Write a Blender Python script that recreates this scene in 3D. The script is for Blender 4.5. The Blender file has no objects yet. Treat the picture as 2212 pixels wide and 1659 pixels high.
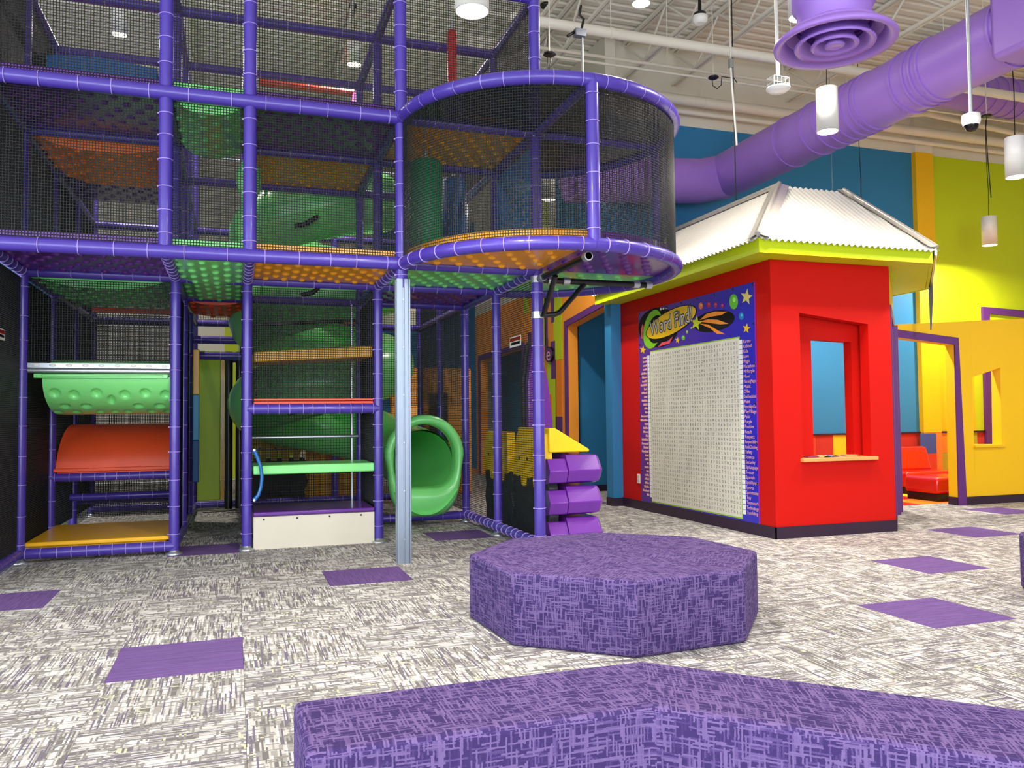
import bpy, bmesh, math, random
from mathutils import Vector, Matrix
random.seed(7)
PI = math.pi
SC = bpy.context.scene
COL = SC.collection

# ------------------------------------------------------------------ camera (solved from the carpet grid)
S = 0.6096                       # carpet tile
FPX, PCX, PCY = 1760.25, 1106.0, 829.5
YAW, PITCH, ROLL = 0.32815, 0.041, -0.01043
CAMH = 1.97042 * S
OX, OY = -0.92626 * S, 6.89737 * S
F = Vector((math.sin(YAW)*math.cos(PITCH), math.cos(YAW)*math.cos(PITCH), math.sin(PITCH)))
_r = Vector((math.cos(YAW), -math.sin(YAW), 0)); _u = _r.cross(F)
RT = _r*math.cos(ROLL) + _u*math.sin(ROLL)
UP = -_r*math.sin(ROLL) + _u*math.cos(ROLL)
CP = Vector((0, 0, CAMH))
def ray(x, y): return F + RT*((x-PCX)/FPX) - UP*((y-PCY)/FPX)
def onz(x, y, z=0.0): q = ray(x, y); return CP + q*((z-CAMH)/q.z)
def ony(x, y, Y): q = ray(x, y); return CP + q*(Y/q.y)
def onx(x, y, X): q = ray(x, y); return CP + q*(X/q.x)
def depth(x, y, d): return CP + ray(x, y)*d
cam = bpy.data.cameras.new('camera'); camo = bpy.data.objects.new('camera', cam); COL.objects.link(camo)
cam.sensor_fit = 'HORIZONTAL'; cam.sensor_width = 36.0; cam.lens = 36.0*FPX/2212.0
cam.clip_start = 0.05; cam.clip_end = 200
M = Matrix.Identity(4)
for i in range(3):
    M[i][0] = RT[i]; M[i][1] = UP[i]; M[i][2] = -F[i]; M[i][3] = CP[i]
camo.matrix_world = M
SC.camera = camo

# ------------------------------------------------------------------ world, daylight, exposure
w = bpy.data.worlds.new('world'); SC.world = w; w.use_nodes = True
w.node_tree.nodes['Background'].inputs[0].default_value = (0.75, 0.86, 1.0, 1)
w.node_tree.nodes['Background'].inputs[1].default_value = 1.5
SC.view_settings.view_transform = 'Standard'; SC.view_settings.look = 'None'
SC.view_settings.gamma = 1.0; SC.view_settings.use_curve_mapping = False
SC.view_settings.exposure = 0.05
cy_set = SC.cycles; cy_set.max_bounces = 5; cy_set.diffuse_bounces = 4; cy_set.glossy_bounces = 3; cy_set.transmission_bounces = 4; cy_set.transparent_max_bounces = 8
cy_set.caustics_reflective = False; cy_set.caustics_refractive = False; cy_set.adaptive_threshold = 0.045; cy_set.sample_clamp_indirect = 6.0
def area_light(name, loc, rot, sx, sy, power, col, shape='RECTANGLE'):
    l = bpy.data.lights.new(name, 'AREA'); l.shape = shape; l.size = sx
    if shape == 'RECTANGLE': l.size_y = sy
    l.energy = power; l.color = col
    o = bpy.data.objects.new(name, l); COL.objects.link(o); o.location = loc; o.rotation_euler = rot
    return o
# daylight entering through the storefront windows behind the photographer
area_light('window_front_offscreen', (-0.6, -4.85, 2.35), (PI/2, 0, 0), 12.0, 3.6, 1000, (0.82, 0.90, 1.0))
area_light('window_left_offscreen', (-6.85, 1.0, 2.35), (PI/2, 0, -PI/2), 8.0, 3.4, 560, (0.78, 0.88, 1.0))

# ------------------------------------------------------------------ helpers
def srgb(r, g, b):
    f = lambda c: (c/255/12.92) if c/255 <= 0.04045 else ((c/255+0.055)/1.055)**2.4
    return (f(r), f(g), f(b), 1)
MATS = {}
def nt(m): return m.node_tree.nodes, m.node_tree.links
def mat(name, rgb, rough=0.5, metal=0.0, var=0.06, vscale=6.0, bump=0.0, bscale=120.0, coat=0.0, spec=0.5, lin=None):
    if name in MATS: return MATS[name]
    m = bpy.data.materials.new(name); m.use_nodes = True; N, L = nt(m)
    b = N['Principled BSDF']; b.inputs['Roughness'].default_value = rough; b.inputs['Metallic'].default_value = metal
    b.inputs['Specular IOR Level'].default_value = spec
    if coat: b.inputs['Coat Weight'].default_value = coat; b.inputs['Coat Roughness'].default_value = 0.15
    c = lin or srgb(*rgb)
    tc = N.new('ShaderNodeNewGeometry')
    if var:
        nz = N.new('ShaderNodeTexNoise'); nz.inputs['Scale'].default_value = vscale; nz.inputs['Detail'].default_value = 3
        L.new(tc.outputs['Position'], nz.inputs['Vector'])
        mx = N.new('ShaderNodeMix'); mx.data_type = 'RGBA'
        mx.inputs[6].default_value = tuple(x*(1-var) for x in c[:3])+(1,); mx.inputs[7].default_value = tuple(min(1, x*(1+var)) for x in c[:3])+(1,)
        L.new(nz.outputs['Fac'], mx.inputs[0]); L.new(mx.outputs[2], b.inputs['Base Color'])
    else: b.inputs['Base Color'].default_value = c
    if bump:
        n2 = N.new('ShaderNodeTexNoise'); n2.inputs['Scale'].default_value = bscale; n2.inputs['Detail'].default_value = 2
        L.new(tc.outputs['Position'], n2.inputs['Vector'])
        bp = N.new('ShaderNodeBump'); bp.inputs['Strength'].default_value = bump; bp.inputs['Distance'].default_value = 0.004
        L.new(n2.outputs['Fac'], bp.inputs['Height']); L.new(bp.outputs['Normal'], b.inputs['Normal'])
    MATS[name] = m; return m
def emit(name, rgb, strength):
    if name in MATS: return MATS[name]
    m = bpy.data.materials.new(name); m.use_nodes = True; N, L = nt(m)
    b = N['Principled BSDF']; b.inputs['Base Color'].default_value = srgb(*rgb)
    b.inputs['Emission Color'].default_value = srgb(*rgb); b.inputs['Emission Strength'].default_value = strength
    MATS[name] = m; return m

class MB:
    """collects faces, then becomes ONE mesh object"""
    def __init__(s): s.v = []; s.f = []; s.smooth = []; s.mi = []; s.uv = {}
    def add(s, vs, fs, smooth=False, mi=0):
        o = len(s.v); s.v += [tuple(p) for p in vs]
        for f in fs: s.f.append([i+o for i in f]); s.smooth.append(smooth); s.mi.append(mi)
        return s
    def box(s, a, b, mi=0):
        x0, y0, z0 = (min(a[i], b[i]) for i in range(3)); x1, y1, z1 = (max(a[i], b[i]) for i in range(3))
        v = [(x0,y0,z0),(x1,y0,z0),(x1,y1,z0),(x0,y1,z0),(x0,y0,z1),(x1,y0,z1),(x1,y1,z1),(x0,y1,z1)]
        return s.add(v, [(0,3,2,1),(4,5,6,7),(0,1,5,4),(1,2,6,5),(2,3,7,6),(3,0,4,7)], mi=mi)
    def prism(s, pts, ext, smooth=False, mi=0):
        """polygon (3d points) extruded by the vector ext"""
        n = len(pts); e = Vector(ext); v = [Vector(p) for p in pts]; v = v+[p+e for p in v]
        fs = [tuple(range(n))[::-1], tuple(range(n, 2*n))] + [(i, (i+1) % n, n+(i+1) % n, n+i) for i in range(n)]
        return s.add(v, fs, smooth, mi)
    def rings(s, rings, closed=False, cap=True, smooth=True, mi=0):
        """list of equally long vertex loops -> skin"""
        n = len(rings[0]); v = [p for r in rings for p in r]; fs = []
        m = len(rings)
        for i in range(m if closed else m-1):
            a, b = i*n, ((i+1) % m)*n
            for k in range(n): fs.append((a+k, a+(k+1) % n, b+(k+1) % n, b+k))
        s.add(v, fs, smooth, mi)
        if cap and not closed:
            s.add(rings[0], [tuple(range(n))[::-1]], False, mi); s.add(rings[-1], [tuple(range(n))], False, mi)
        return s
    def tube(s, path, rad, n=12, cap=True, mi=0, ref=None):
        path = [Vector(p) for p in path]; rr = rad if isinstance(rad, (list, tuple)) else [rad]*len(path)
        rs = []; prev = None
        for i, p in enumerate(path):
            t = (path[min(i+1, len(path)-1)]-path[max(i-1, 0)]).normalized()
            if prev is None:
                a = Vector(ref) if ref else (Vector((0,0,1)) if abs(t.z) < 0.9 else Vector((1,0,0)))
            else: a = prev
            x = (a - t*a.dot(t)).normalized(); y = t.cross(x); prev = x
            rs.append([p + (x*math.cos(2*PI*k/n)+y*math.sin(2*PI*k/n))*rr[i] for k in range(n)])
        return s.rings(rs, cap=cap, mi=mi)
    def lathe(s, c, prof, n=24, mi=0, cap=True):
        """prof = [(r, z)] about the vertical through c"""
        c = Vector(c)
        rs = [[c+Vector((r*math.cos(2*PI*k/n), r*math.sin(2*PI*k/n), z)) for k in range(n)] for r, z in prof]
        return s.rings(rs, cap=cap, mi=mi)
    def quadgrid(s, rows, smooth=True, mi=0):
        n = len(rows[0]); fs = []
        for i in range(len(rows)-1):
            for k in range(n-1): fs.append((i*n+k, i*n+k+1, (i+1)*n+k+1, (i+1)*n+k))
        return s.add([p for r in rows for p in r], fs, smooth, mi)
    def build(s, name, mats, parent=None, bevel=0.0, seg=2, fixn=True):
        me = bpy.data.meshes.new(name); me.from_pydata(s.v, [], s.f)
        for p, sm, mi in zip(me.polygons, s.smooth, s.mi): p.use_smooth = sm; p.material_index = mi
        if not isinstance(mats, (list, tuple)): mats = [mats]
        for m in mats: me.materials.append(m)
        if bevel or fixn:
            bm = bmesh.new(); bm.from_mesh(me)
            if fixn: bmesh.ops.recalc_face_normals(bm, faces=bm.faces)
            if bevel:
                eds = [e for e in bm.edges if len(e.link_faces) == 2 and e.calc_face_angle(0) > 0.5]
                r = bmesh.ops.bevel(bm, geom=eds, offset=bevel, segments=seg, affect='EDGES', profile=0.5, clamp_overlap=True)
                for f in r['faces']: f.smooth = True
            bm.to_mesh(me); bm.free()
        o = bpy.data.objects.new(name, me); COL.objects.link(o)
        if parent: attach(o, parent)
        return o
def attach(o, parent):
    o.parent = parent
    # parents are never rotated here: a plain offset keeps world positions
    base = Vector(parent['_w']) if '_w' in parent else Vector((0,0,0))
    o.location = Vector(o.location) - base
def thing(name, label, cat, loc=(0,0,0), group=None, kind=None):
    o = bpy.data.objects.new(name, None); COL.objects.link(o); o.location = loc; o.empty_display_size = 0.1
    o['_w'] = list(loc)
    return tag(o, label, cat, group, kind)
def tag(o, label=None, cat=None, group=None, kind=None):
    if label: o['label'] = label
    if cat: o['category'] = cat
    if group: o['group'] = group
    if kind: o['kind'] = kind
    return o
def link_copy(src, parent, loc=None):
    c = src.copy(); COL.objects.link(c); c.parent = parent
    if loc is not None: c.location = loc
    return c
def struct(name, mb, m, **k): o = mb.build(name, m, **k); o['kind'] = 'structure'; return o
def text_mesh(s, size, font_shear=0.0):
    cu = bpy.data.curves.new('t', 'FONT'); cu.body = s; cu.size = size; cu.resolution_u = 2; cu.shear = font_shear
    cu.align_x = 'CENTER'; cu.align_y = 'CENTER'
    o = bpy.data.objects.new('t', cu); COL.objects.link(o)
    dg = bpy.context.evaluated_depsgraph_get(); me = bpy.data.meshes.new_from_object(o.evaluated_get(dg))
    vs = [v.co.copy() for v in me.vertices]; fs = [tuple(p.vertices) for p in me.polygons]
    bpy.data.objects.remove(o); bpy.data.curves.remove(cu); bpy.data.meshes.remove(me)
    return vs, fs

# ------------------------------------------------------------------ materials
PAD = mat('purple_padding', (74, 54, 160), 0.36, var=0.08, vscale=4, bump=0.25, bscale=14, coat=0.25)
TIE = mat('lavender_tie', (172, 150, 226), 0.45, var=0)
NET = mat('black_netting', (7, 9, 11), 0.45, var=0)
BLACK = mat('black_metal', (16, 16, 18), 0.3, var=0.05)
VINYL = mat('black_vinyl', (22, 28, 32), 0.7, var=0.1)
STEEL = mat('galvanised_steel', (190, 195, 200), 0.35, 0.8, var=0.08, vscale=20)
ALU = mat('brushed_aluminium', (138, 150, 166), 0.4, 0.5, var=0.05, vscale=12)
ORG = mat('orange_plastic', (255, 172, 30), 0.32, var=0.05, coat=0.2)
GRN = mat('green_plastic', (128, 226, 128), 0.3, var=0.05, coat=0.3)
DGRN = GRN
PUR = mat('purple_plastic', (96, 40, 140), 0.28, var=0.05, coat=0.4)
PURD = PUR
YEL = mat('yellow_plastic', (250, 184, 14), 0.35, var=0.05, coat=0.2)
REDO = mat('red_orange_plastic', (244, 84, 40), 0.42, var=0.05, bump=0.3, bscale=260)
BLUEP = mat('blue_plastic', (28, 104, 176), 0.35, var=0.05, coat=0.2)
FGRN = mat('green_foam', (16, 140, 84), 0.5, var=0.06)
FBLU = mat('blue_foam', (16, 92, 160), 0.5, var=0.06)
WHITE = mat('white_paint', (234, 228, 212), 0.6, var=0.03)
CEILW = mat('ceiling_white', (238, 232, 216), 0.6, var=0.03, vscale=2)
BLUEW = mat('blue_wall_paint', (40, 128, 182), 0.55, var=0.04, vscale=1.5)
SKYW = BLUEW
YELW = mat('yellow_wall_paint', (248, 196, 6), 0.5, var=0.03, vscale=1.5)
LIMEW = mat('lime_wall_paint', (200, 220, 8), 0.5, var=0.03, vscale=1.5)
ORGW = mat('orange_wall_paint', (250, 158, 46), 0.5, var=0.03, vscale=1.5)
TEALW = BLUEW
REDW = mat('red_wall_paint', (200, 15, 6), 0.6, var=0.03, vscale=1.5, spec=0.2)
PURW = mat('purple_trim_paint', (98, 42, 122), 0.45, var=0.04)
BASEB = mat('dark_baseboard', (44, 22, 50), 0.45, var=0.06)
CREAM = mat('cream_panel', (214, 206, 188), 0.45, var=0.03)
REDV = mat('red_vinyl', (206, 24, 16), 0.22, var=0.05, coat=0.5)
DUCT = mat('purple_duct_paint', (158, 116, 206), 0.42, var=0.04, vscale=3)
ROOFM = mat('corrugated_steel', (236, 232, 222), 0.32, 0.35, var=0.05, vscale=8)
GLASSW = mat('white_enamel', (240, 238, 230), 0.35, var=0.02)
LENS = emit('lamp_lens', (255, 246, 228), 9.0)

class NG:
    """small node-writing helper"""
    def __init__(s, m): s.N, s.L = nt(m)
    def m(s, op, a, b=None, c=None):
        n = s.N.new('ShaderNodeMath'); n.operation = op
        for k, x in enumerate((a, b, c)):
            if x is None: continue
            if isinstance(x, (int, float)): n.inputs[k].default_value = x
            else: s.L.new(x, n.inputs[k])
        return n.outputs[0]
    def rnd(s, a, b, seed):
        c = s.N.new('ShaderNodeCombineXYZ')
        for k, x in enumerate((a, b, seed)):
            if isinstance(x, (int, float)): c.inputs[k].default_value = x
            else: s.L.new(x, c.inputs[k])
        w_ = s.N.new('ShaderNodeTexWhiteNoise'); w_.noise_dimensions = '3D'; s.L.new(c.outputs[0], w_.inputs['Vector']); return w_.outputs['Value']
    def dash(s, u, v, row, ln, seed):
        """a random value for every yarn dash of length ln in rows of height row"""
        r = s.m('FLOOR', s.m('DIVIDE', v, row)); off = s.m('MULTIPLY', s.rnd(r, 0.5, seed), 17.0)
        return s.rnd(s.m('FLOOR', s.m('ADD', s.m('DIVIDE', u, ln), off)), r, seed+0.37 if isinstance(seed, float) else seed)
    def ramp(s, x, stops, interp='CONSTANT'):
        c = s.N.new('ShaderNodeValToRGB'); c.color_ramp.interpolation = interp; e = c.color_ramp.elements
        e[0].position, e[0].color = stops[0][0], stops[0][1]; e[1].position, e[1].color = stops[1][0], stops[1][1]
        for p, col in stops[2:]: q = e.new(p); q.color = col
        s.L.new(x, c.inputs['Fac']); return c.outputs['Color']
    def mix(s, f, a, b, blend='MIX'):
        n = s.N.new('ShaderNodeMix'); n.data_type = 'RGBA'; n.blend_type = blend
        for k, x in ((0, f), (6, a), (7, b)):
            if isinstance(x, (int, float)): n.inputs[k].default_value = x
            elif isinstance(x, tuple): n.inputs[k].default_value = x
            else: s.L.new(x, n.inputs[k])
        return n.outputs[2]
def woven_cloth(name, dark, mid, light):
    """looped carpet upholstery: pale yarn dashes crossing on a dark ground, from the UV map"""
    m = bpy.data.materials.new(name); m.use_nodes = True; g = NG(m); N, L = g.N, g.L; b = N['Principled BSDF']
    b.inputs['Roughness'].default_value = 0.95; b.inputs['Specular IOR Level'].default_value = 0.1
    uv = N.new('ShaderNodeUVMap'); nz = N.new('ShaderNodeTexNoise'); nz.inputs['Scale'].default_value = 90; L.new(uv.outputs['UV'], nz.inputs['Vector'])
    wob = N.new('ShaderNodeVectorMath'); wob.operation = 'MULTIPLY_ADD'; L.new(nz.outputs['Color'], wob.inputs[0]); wob.inputs[1].default_value = (0.005, 0.005, 0); L.new(uv.outputs['UV'], wob.inputs[2])
    sp = N.new('ShaderNodeSeparateXYZ'); L.new(wob.outputs[0], sp.inputs[0]); u, v = sp.outputs[0], sp.outputs[1]
    h = g.dash(u, v, 0.0048, 0.05, 1.0); w_ = g.dash(v, u, 0.0048, 0.05, 5.0)
    x = g.m('MAXIMUM', h, w_)
    fz = N.new('ShaderNodeTexNoise'); fz.inputs['Scale'].default_value = 420; fz.inputs['Detail'].default_value = 2; L.new(uv.outputs['UV'], fz.inputs['Vector'])
    x2 = g.m('ADD', x, g.m('MULTIPLY_ADD', fz.outputs['Fac'], 0.35, -0.175))
    col = g.ramp(x2, [(0.0, srgb(*dark)), (0.58, srgb(*dark)), (0.70, srgb(*mid)), (0.86, srgb(*light))], 'LINEAR'); L.new(col, b.inputs['Base Color'])
    bp = N.new('ShaderNodeBump'); bp.inputs['Strength'].default_value = 0.6; bp.inputs['Distance'].default_value = 0.004
    L.new(x2, bp.inputs['Height']); L.new(bp.outputs['Normal'], b.inputs['Normal'])
    MATS[name] = m; return m
UPH = woven_cloth('purple_carpet_upholstery', (64, 49, 98), (90, 71, 124), (114, 94, 142))

def carpet_material(name, colored=None):
    """modular carpet: streaks that turn a quarter from tile to tile; plain tiles take one colour"""
    m = bpy.data.materials.new(name); m.use_nodes = True; N, L = nt(m); b = N['Principled BSDF']
    b.inputs['Roughness'].default_value = 0.95; b.inputs['Specular IOR Level'].default_value = 0.1
    g = N.new('ShaderNodeNewGeometry'); sp = N.new('ShaderNodeSeparateXYZ'); L.new(g.outputs['Position'], sp.inputs[0])
    def math_(op, a, bb=None, c=None):
        n = N.new('ShaderNodeMath'); n.operation = op
        for k, x in enumerate((a, bb, c)):
            if x is None: continue
            if isinstance(x, (int, float)): n.inputs[k].default_value = x
            else: L.new(x, n.inputs[k])
        return n.outputs[0]
    tx = math_('FLOOR', math_('DIVIDE', math_('SUBTRACT', sp.outputs[0], OX), S))
    ty = math_('FLOOR', math_('DIVIDE', math_('SUBTRACT', sp.outputs[1], OY), S))
    cb = N.new('ShaderNodeCombineXYZ'); L.new(tx, cb.inputs[0]); L.new(ty, cb.inputs[1])
    wn = N.new('ShaderNodeTexWhiteNoise'); wn.noise_dimensions = '2D'; L.new(cb.outputs[0], wn.inputs['Vector'])
    par = math_('MODULO', math_('ABSOLUTE', math_('ADD', tx, ty)), 2.0)
    mv = N.new('ShaderNodeMix'); mv.data_type = 'VECTOR'
    a1 = N.new('ShaderNodeCombineXYZ'); L.new(sp.outputs[0], a1.inputs[0]); L.new(sp.outputs[1], a1.inputs[1]); L.new(math_('MULTIPLY', wn.outputs['Value'], 9.0), a1.inputs[2])
    a2 = N.new('ShaderNodeCombineXYZ'); L.new(sp.outputs[1], a2.inputs[0]); L.new(sp.outputs[0], a2.inputs[1]); L.new(math_('MULTIPLY', wn.outputs['Value'], 9.0), a2.inputs[2])
    L.new(par, mv.inputs[0]); L.new(a1.outputs[0], mv.inputs[4]); L.new(a2.outputs[0], mv.inputs[5])
    G = NG(m); ms = N.new('ShaderNodeSeparateXYZ'); L.new(mv.outputs[1], ms.inputs[0]); u, v, sd = ms.outputs[0], ms.outputs[1], ms.outputs[2]
    if colored is None:
        a = G.dash(u, v, 0.0075, 0.11, sd); blk = G.dash(u, v, 0.055, 0.085, G.m('ADD', sd, 3.0)); c_ = G.dash(v, u, 0.009, 0.05, G.m('ADD', sd, 7.0)); th = G.dash(u, v, 0.006, 0.16, G.m('ADD', sd, 11.0))
        x = G.m('ADD', G.m('MULTIPLY', a, 0.62), G.m('MULTIPLY', blk, 0.38))
        base = G.ramp(x, [(0.0, srgb(220, 218, 212)), (0.34, srgb(192, 189, 184)), (0.52, srgb(158, 154, 150)), (0.70, srgb(116, 112, 112))])
        out = G.mix(G.m('GREATER_THAN', c_, 0.80), base, srgb(138, 134, 130)); out = G.mix(G.m('GREATER_THAN', th, 0.90), out, srgb(112, 104, 124)); out = G.mix(G.m('GREATER_THAN', G.m('MULTIPLY', blk, c_), 0.86), out, srgb(196, 196, 164))
    else:
        a = G.dash(u, v, 0.006, 0.14, sd); c = srgb(*colored)
        out = G.mix(a, tuple(x*0.80 for x in c[:3])+(1,), tuple(min(1, x*1.18) for x in c[:3])+(1,))
    L.new(out, b.inputs['Base Color'])
    nz = N.new('ShaderNodeTexNoise'); nz.inputs['Scale'].default_value = 260; L.new(g.outputs['Position'], nz.inputs['Vector'])
    bp = N.new('ShaderNodeBump'); bp.inputs['Strength'].default_value = 0.4; bp.inputs['Distance'].default_value = 0.004
    L.new(nz.outputs['Fac'], bp.inputs['Height']); L.new(bp.outputs['Normal'], b.inputs['Normal'])
    MATS[name] = m; return m
CARPET = carpet_material('grey_streaked_carpet')
PCARPET = carpet_material('purple_carpet', (110, 84, 140))
RUGS = [carpet_material('carpet_%s' % n, c) for n, c in (('yellow', (244, 204, 30)), ('red', (196, 40, 30)), ('blue', (50, 80, 160)), ('orange', (232, 130, 40)))]

# ------------------------------------------------------------------ room shell
ZC = 6.62          # ceiling deck
ZP = 5.49          # where the paint stops
XL, XR, YF, YB = -7.0, 16.0, -5.0, 17.7
YW = 10.45         # rear wall right of the corner
XS = 4.95          # side wall left of the corner
fl = MB(); fl.box((XL, YF, -0.12), (XR, YB, -0.008)); floor = struct('floor', fl, CARPET)
purple = {(0,0), (2,3), (7,-1), (9,1), (12,3), (4,6), (-2,3), (0,6), (15,5), (8,10)}
def tile_mesh(name, m):
    mb = MB(); h = S/2; mb.box((-h+0.0007, -h+0.0007, -0.008), (h-0.0007, h-0.0007, 0.0)); o = mb.build(name, m); me = o.data; bpy.data.objects.remove(o); return me
tm = tile_mesh('carpet_tile', CARPET); tp = tile_mesh('carpet_tile', PCARPET); tr = [tile_mesh('carpet_tile', r) for r in RUGS]
cells = []
for i in range(int((XL-OX)/S)+1, int((XR-OX)/S)):
    for j in range(int((YF-OY)/S)+1, int((YB-OY)/S)):
        x, y = OX+(i+.5)*S, OY+(j+.5)*S
        d = Vector((x, y, -CAMH)); zz = d.dot(F)
        vis = zz > 0.4 and abs(FPX*d.dot(RT)/zz) < 1106+S*FPX/zz*0.75 and -FPX*d.dot(UP)/zz < 829+S*FPX/zz*0.5
        cells.append((0 if vis else 1, (x*x+y*y)**.5, i, j, x, y))
cells.sort(); rest = MB()
for k, (nv, d, i, j, x, y) in enumerate(cells):
    rug = 7.3 < x < 13 and 8.35 < y < 10.3 and not (x < 7.9 and y < 8.6)
    pp = (i, j) in purple
    if k < 285 and not nv or pp:
        o = bpy.data.objects.new('carpet_tile', tp if pp else (tr[(i*7+j*3+i*j) % 4] if rug else tm)); COL.objects.link(o); o.location = (x, y, 0); o.parent = floor
        if pp: o['label'] = 'plain purple carpet tile'
    elif not rug:
        h = S/2-0.0007; rest.box((x-h, y-h, -0.008), (x+h, y+h, 0))
    else:
        o = bpy.data.objects.new('carpet_tile', tr[(i*7+j*3+i*j) % 4]); COL.objects.link(o); o.location = (x, y, 0); o.parent = floor
tag(rest.build('carpet_tiles', CARPET, floor, fixn=False), kind='stuff')

# ceiling: corrugated deck, ribs along X
rows = [[], []]; y = YF; prof = []
while y < YB:
    prof += [(y, ZC), (y+0.085, ZC), (y+0.105, ZC+0.05), (y+0.155, ZC+0.05)]; y += 0.175
cm = MB(); cm.quadgrid([[(XL, a, b) for a, b in prof], [(XR, a, b) for a, b in prof]], smooth=False)
cm.box((XL, YF, ZC+0.07), (XR, YB, ZC+0.12)); ceil = struct('ceiling', cm, CEILW)
def joist(x, y0, y1):
    zb, zt = 6.07, 6.60
    mb = MB()
    for sx in (-1, 1): mb.box((x+sx*0.012, y0, zt-0.04), (x+sx*0.05, y1, zt)); 
    j = mb.build('joist', CEILW, ceil)
    b2 = MB()
    for sx in (-1, 1): b2.box((x+sx*0.01, y0, zb), (x+sx*0.042, y1, zb+0.035))
    b2.build('bottom_chord', CEILW, j)
    n = max(2, round((y1-y0)/1.25)); st = (y1-y0)/n
    for k in range(n):
        a = y0+k*st
        wv = MB(); wv.tube([(x, a, zt-0.02), (x, a+st/2, zb+0.02)], 0.016, 6); wv.tube([(x, a+st/2, zb+0.02), (x, a+st, zt-0.02)], 0.016, 6); wv.build('web_bar', CEILW, j)
for x, ye in ((-4.6, YB), (-2.6, YB), (-0.6, YB), (1.4, YB), (3.55, YB), (4.15, YB), (5.33, YW), (6.13, YW), (8.15, YW), (10.2, YW), (12.2, YW), (14.2, YW)):
    joist(x, 2.0 if x > 2 else 4.0, ye)

# walls.  painted zones are separate thin skins of paint so the white band stays above
def wallbox(name, a, b, m): mb = MB(); mb.box(a, b); return struct(name, mb, m)
wr = wallbox('wall_rear', (XS+0.16, YW, 0), (XR, YW+0.15, ZC), WHITE)
def paint(parent, a, b, m, name='paint_field'): mb = MB(); mb.box(a, b); return mb.build(name, m, parent)
RAIL = 0.888
paint(wr, (XS+0.17, YW-0.006, RAIL), (10.56, YW, ZP), BLUEW)
paint(wr, (10.92, YW-0.006, RAIL), (XR, YW, ZP), LIMEW)
mb = MB(); mb.box((10.56, YW-0.09, 0), (10.925, YW, ZC)); pil = mb.build('pilaster', WHITE, wr)
paint(wr, (10.558, YW-0.094, RAIL), (10.927, YW-0.001, ZP), YELW); paint(wr, (10.556, YW-0.092, 0.0), (10.929, YW-0.001, RAIL), mat('pilaster_orange', (226, 130, 50), 0.6))
paint(wr, (10.927, YW-0.012, RAIL), (11.75, YW-0.006, 2.35), YELW)
mb = MB(); mb.box((XS+0.2, YW-0.03, RAIL-0.012), (XR, YW, RAIL+0.012)); mb.build('chair_rail', BASEB, wr)
ck = [mat('wall_square_%d' % i, c, 0.7) for i, c in enumerate(((190, 40, 28), (60, 84, 160), (232, 140, 40), (176, 172, 40), (244, 196, 20), (206, 60, 30)))]
sq = MB(); h = 0.162; sq.box((-h, -0.012, -h), (h, 0, h)); sqo = [sq.build('wall_square', c) for c in ck]
random.seed(3); last = -1
for r in range(3):
    for k in range(20):
        c = random.choice([q for q in range(6) if q != last]); last = c
        x = 5.4+k*0.327
        known = {(0, 15): 0, (0, 16): 1, (0, 17): 2, (1, 16): 5, (1, 17): 3, (0, 14): 1, (1, 15): 0}
        c = known.get((r, k), c)
        o = sqo[c].copy(); COL.objects.link(o); o.location = (x, YW, RAIL-0.014-0.164-r*0.327); o.parent = wr
        if RAIL-0.014-0.164-r*0.327-h < 0: o.scale.z = 0.5; o.location.z = 0.082
        if 10.55 < x < 10.93: o.location.y = YW-0.094
for o in sqo: bpy.data.objects.remove(o)
paint(wr, (XS+0.2, YW-0.004, 0.1), (XR, YW-0.0005, RAIL), mat('wainscot_red', (190, 60, 40), 0.7))
mb = MB(); mb.box((XS+0.2, YW-0.02, 0), (XR, YW-0.013, 0.1)); struct('baseboard_rear', mb, BASEB)
# purple slanted door frame on the rear lime wall
mb = MB()
mb.prism([(11.93, YW-0.006, 0.1), (12.06, YW-0.006, 0.1), (12.10, YW-0.006, 2.875), (13.6, YW-0.006, 2.80), (13.6, YW-0.006, 2.93), (11.957, YW-0.006, 2.985)], (0, -0.05, 0)); struct('trim_1', mb, PURW)
paint(wr, (12.09, YW-0.02, 0.1), (13.6, YW-0.007, 2.80), LIMEW, 'door_recess')

# side wall X = XS behind the corner, with two slanted openings
def wall_x(name, x0, x1, y0, y1, z1, openings, m):
    """wall in the plane of X with trapezoid openings [(ya, yb, z_at_ya, z_at_yb)]"""
    mb = MB(); ys = y0
    for ya, yb, za, zb in openings:
        mb.box((x0, ys, 0), (x1, ya, z1))
        mb.prism([(x0, ya, za), (x0, yb, zb), (x0, yb, z1), (x0, ya, z1)], (x1-x0, 0, 0)); ys = yb
    mb.box((x0, ys, 0), (x1, y1, z1)); return struct(name, mb, m)
ws = wall_x('wall_side', XS, XS+0.16, 10.30, YB, 3.4, [(10.42, 11.78, 2.76, 2.62), (13.9, 16.6, 2.46, 2.42)], ORGW)
wsu = wallbox('wall_side_upper', (XS, 10.30, 3.4), (XS+0.16, YB, ZC), WHITE); paint(wsu, (XS-0.004, 10.295, 3.4), (XS-0.001, 12.2, ZP), BLUEW); paint(wsu, (XS-0.003, 10.294, 3.4), (XS+0.16, 10.299, ZP), BLUEW)
paint(ws, (XS-0.007, 12.55, 3.4), (XS-0.003, 12.75, 4.95), LIMEW); paint(ws, (XS-0.007, 12.9, 3.4), (XS-0.003, 13.2, 4.7), YELW)
mb = MB()
paint(ws, (XS-0.006, 16.95, 0.1), (XS-0.001, YB, ZP), TEALW)
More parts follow.
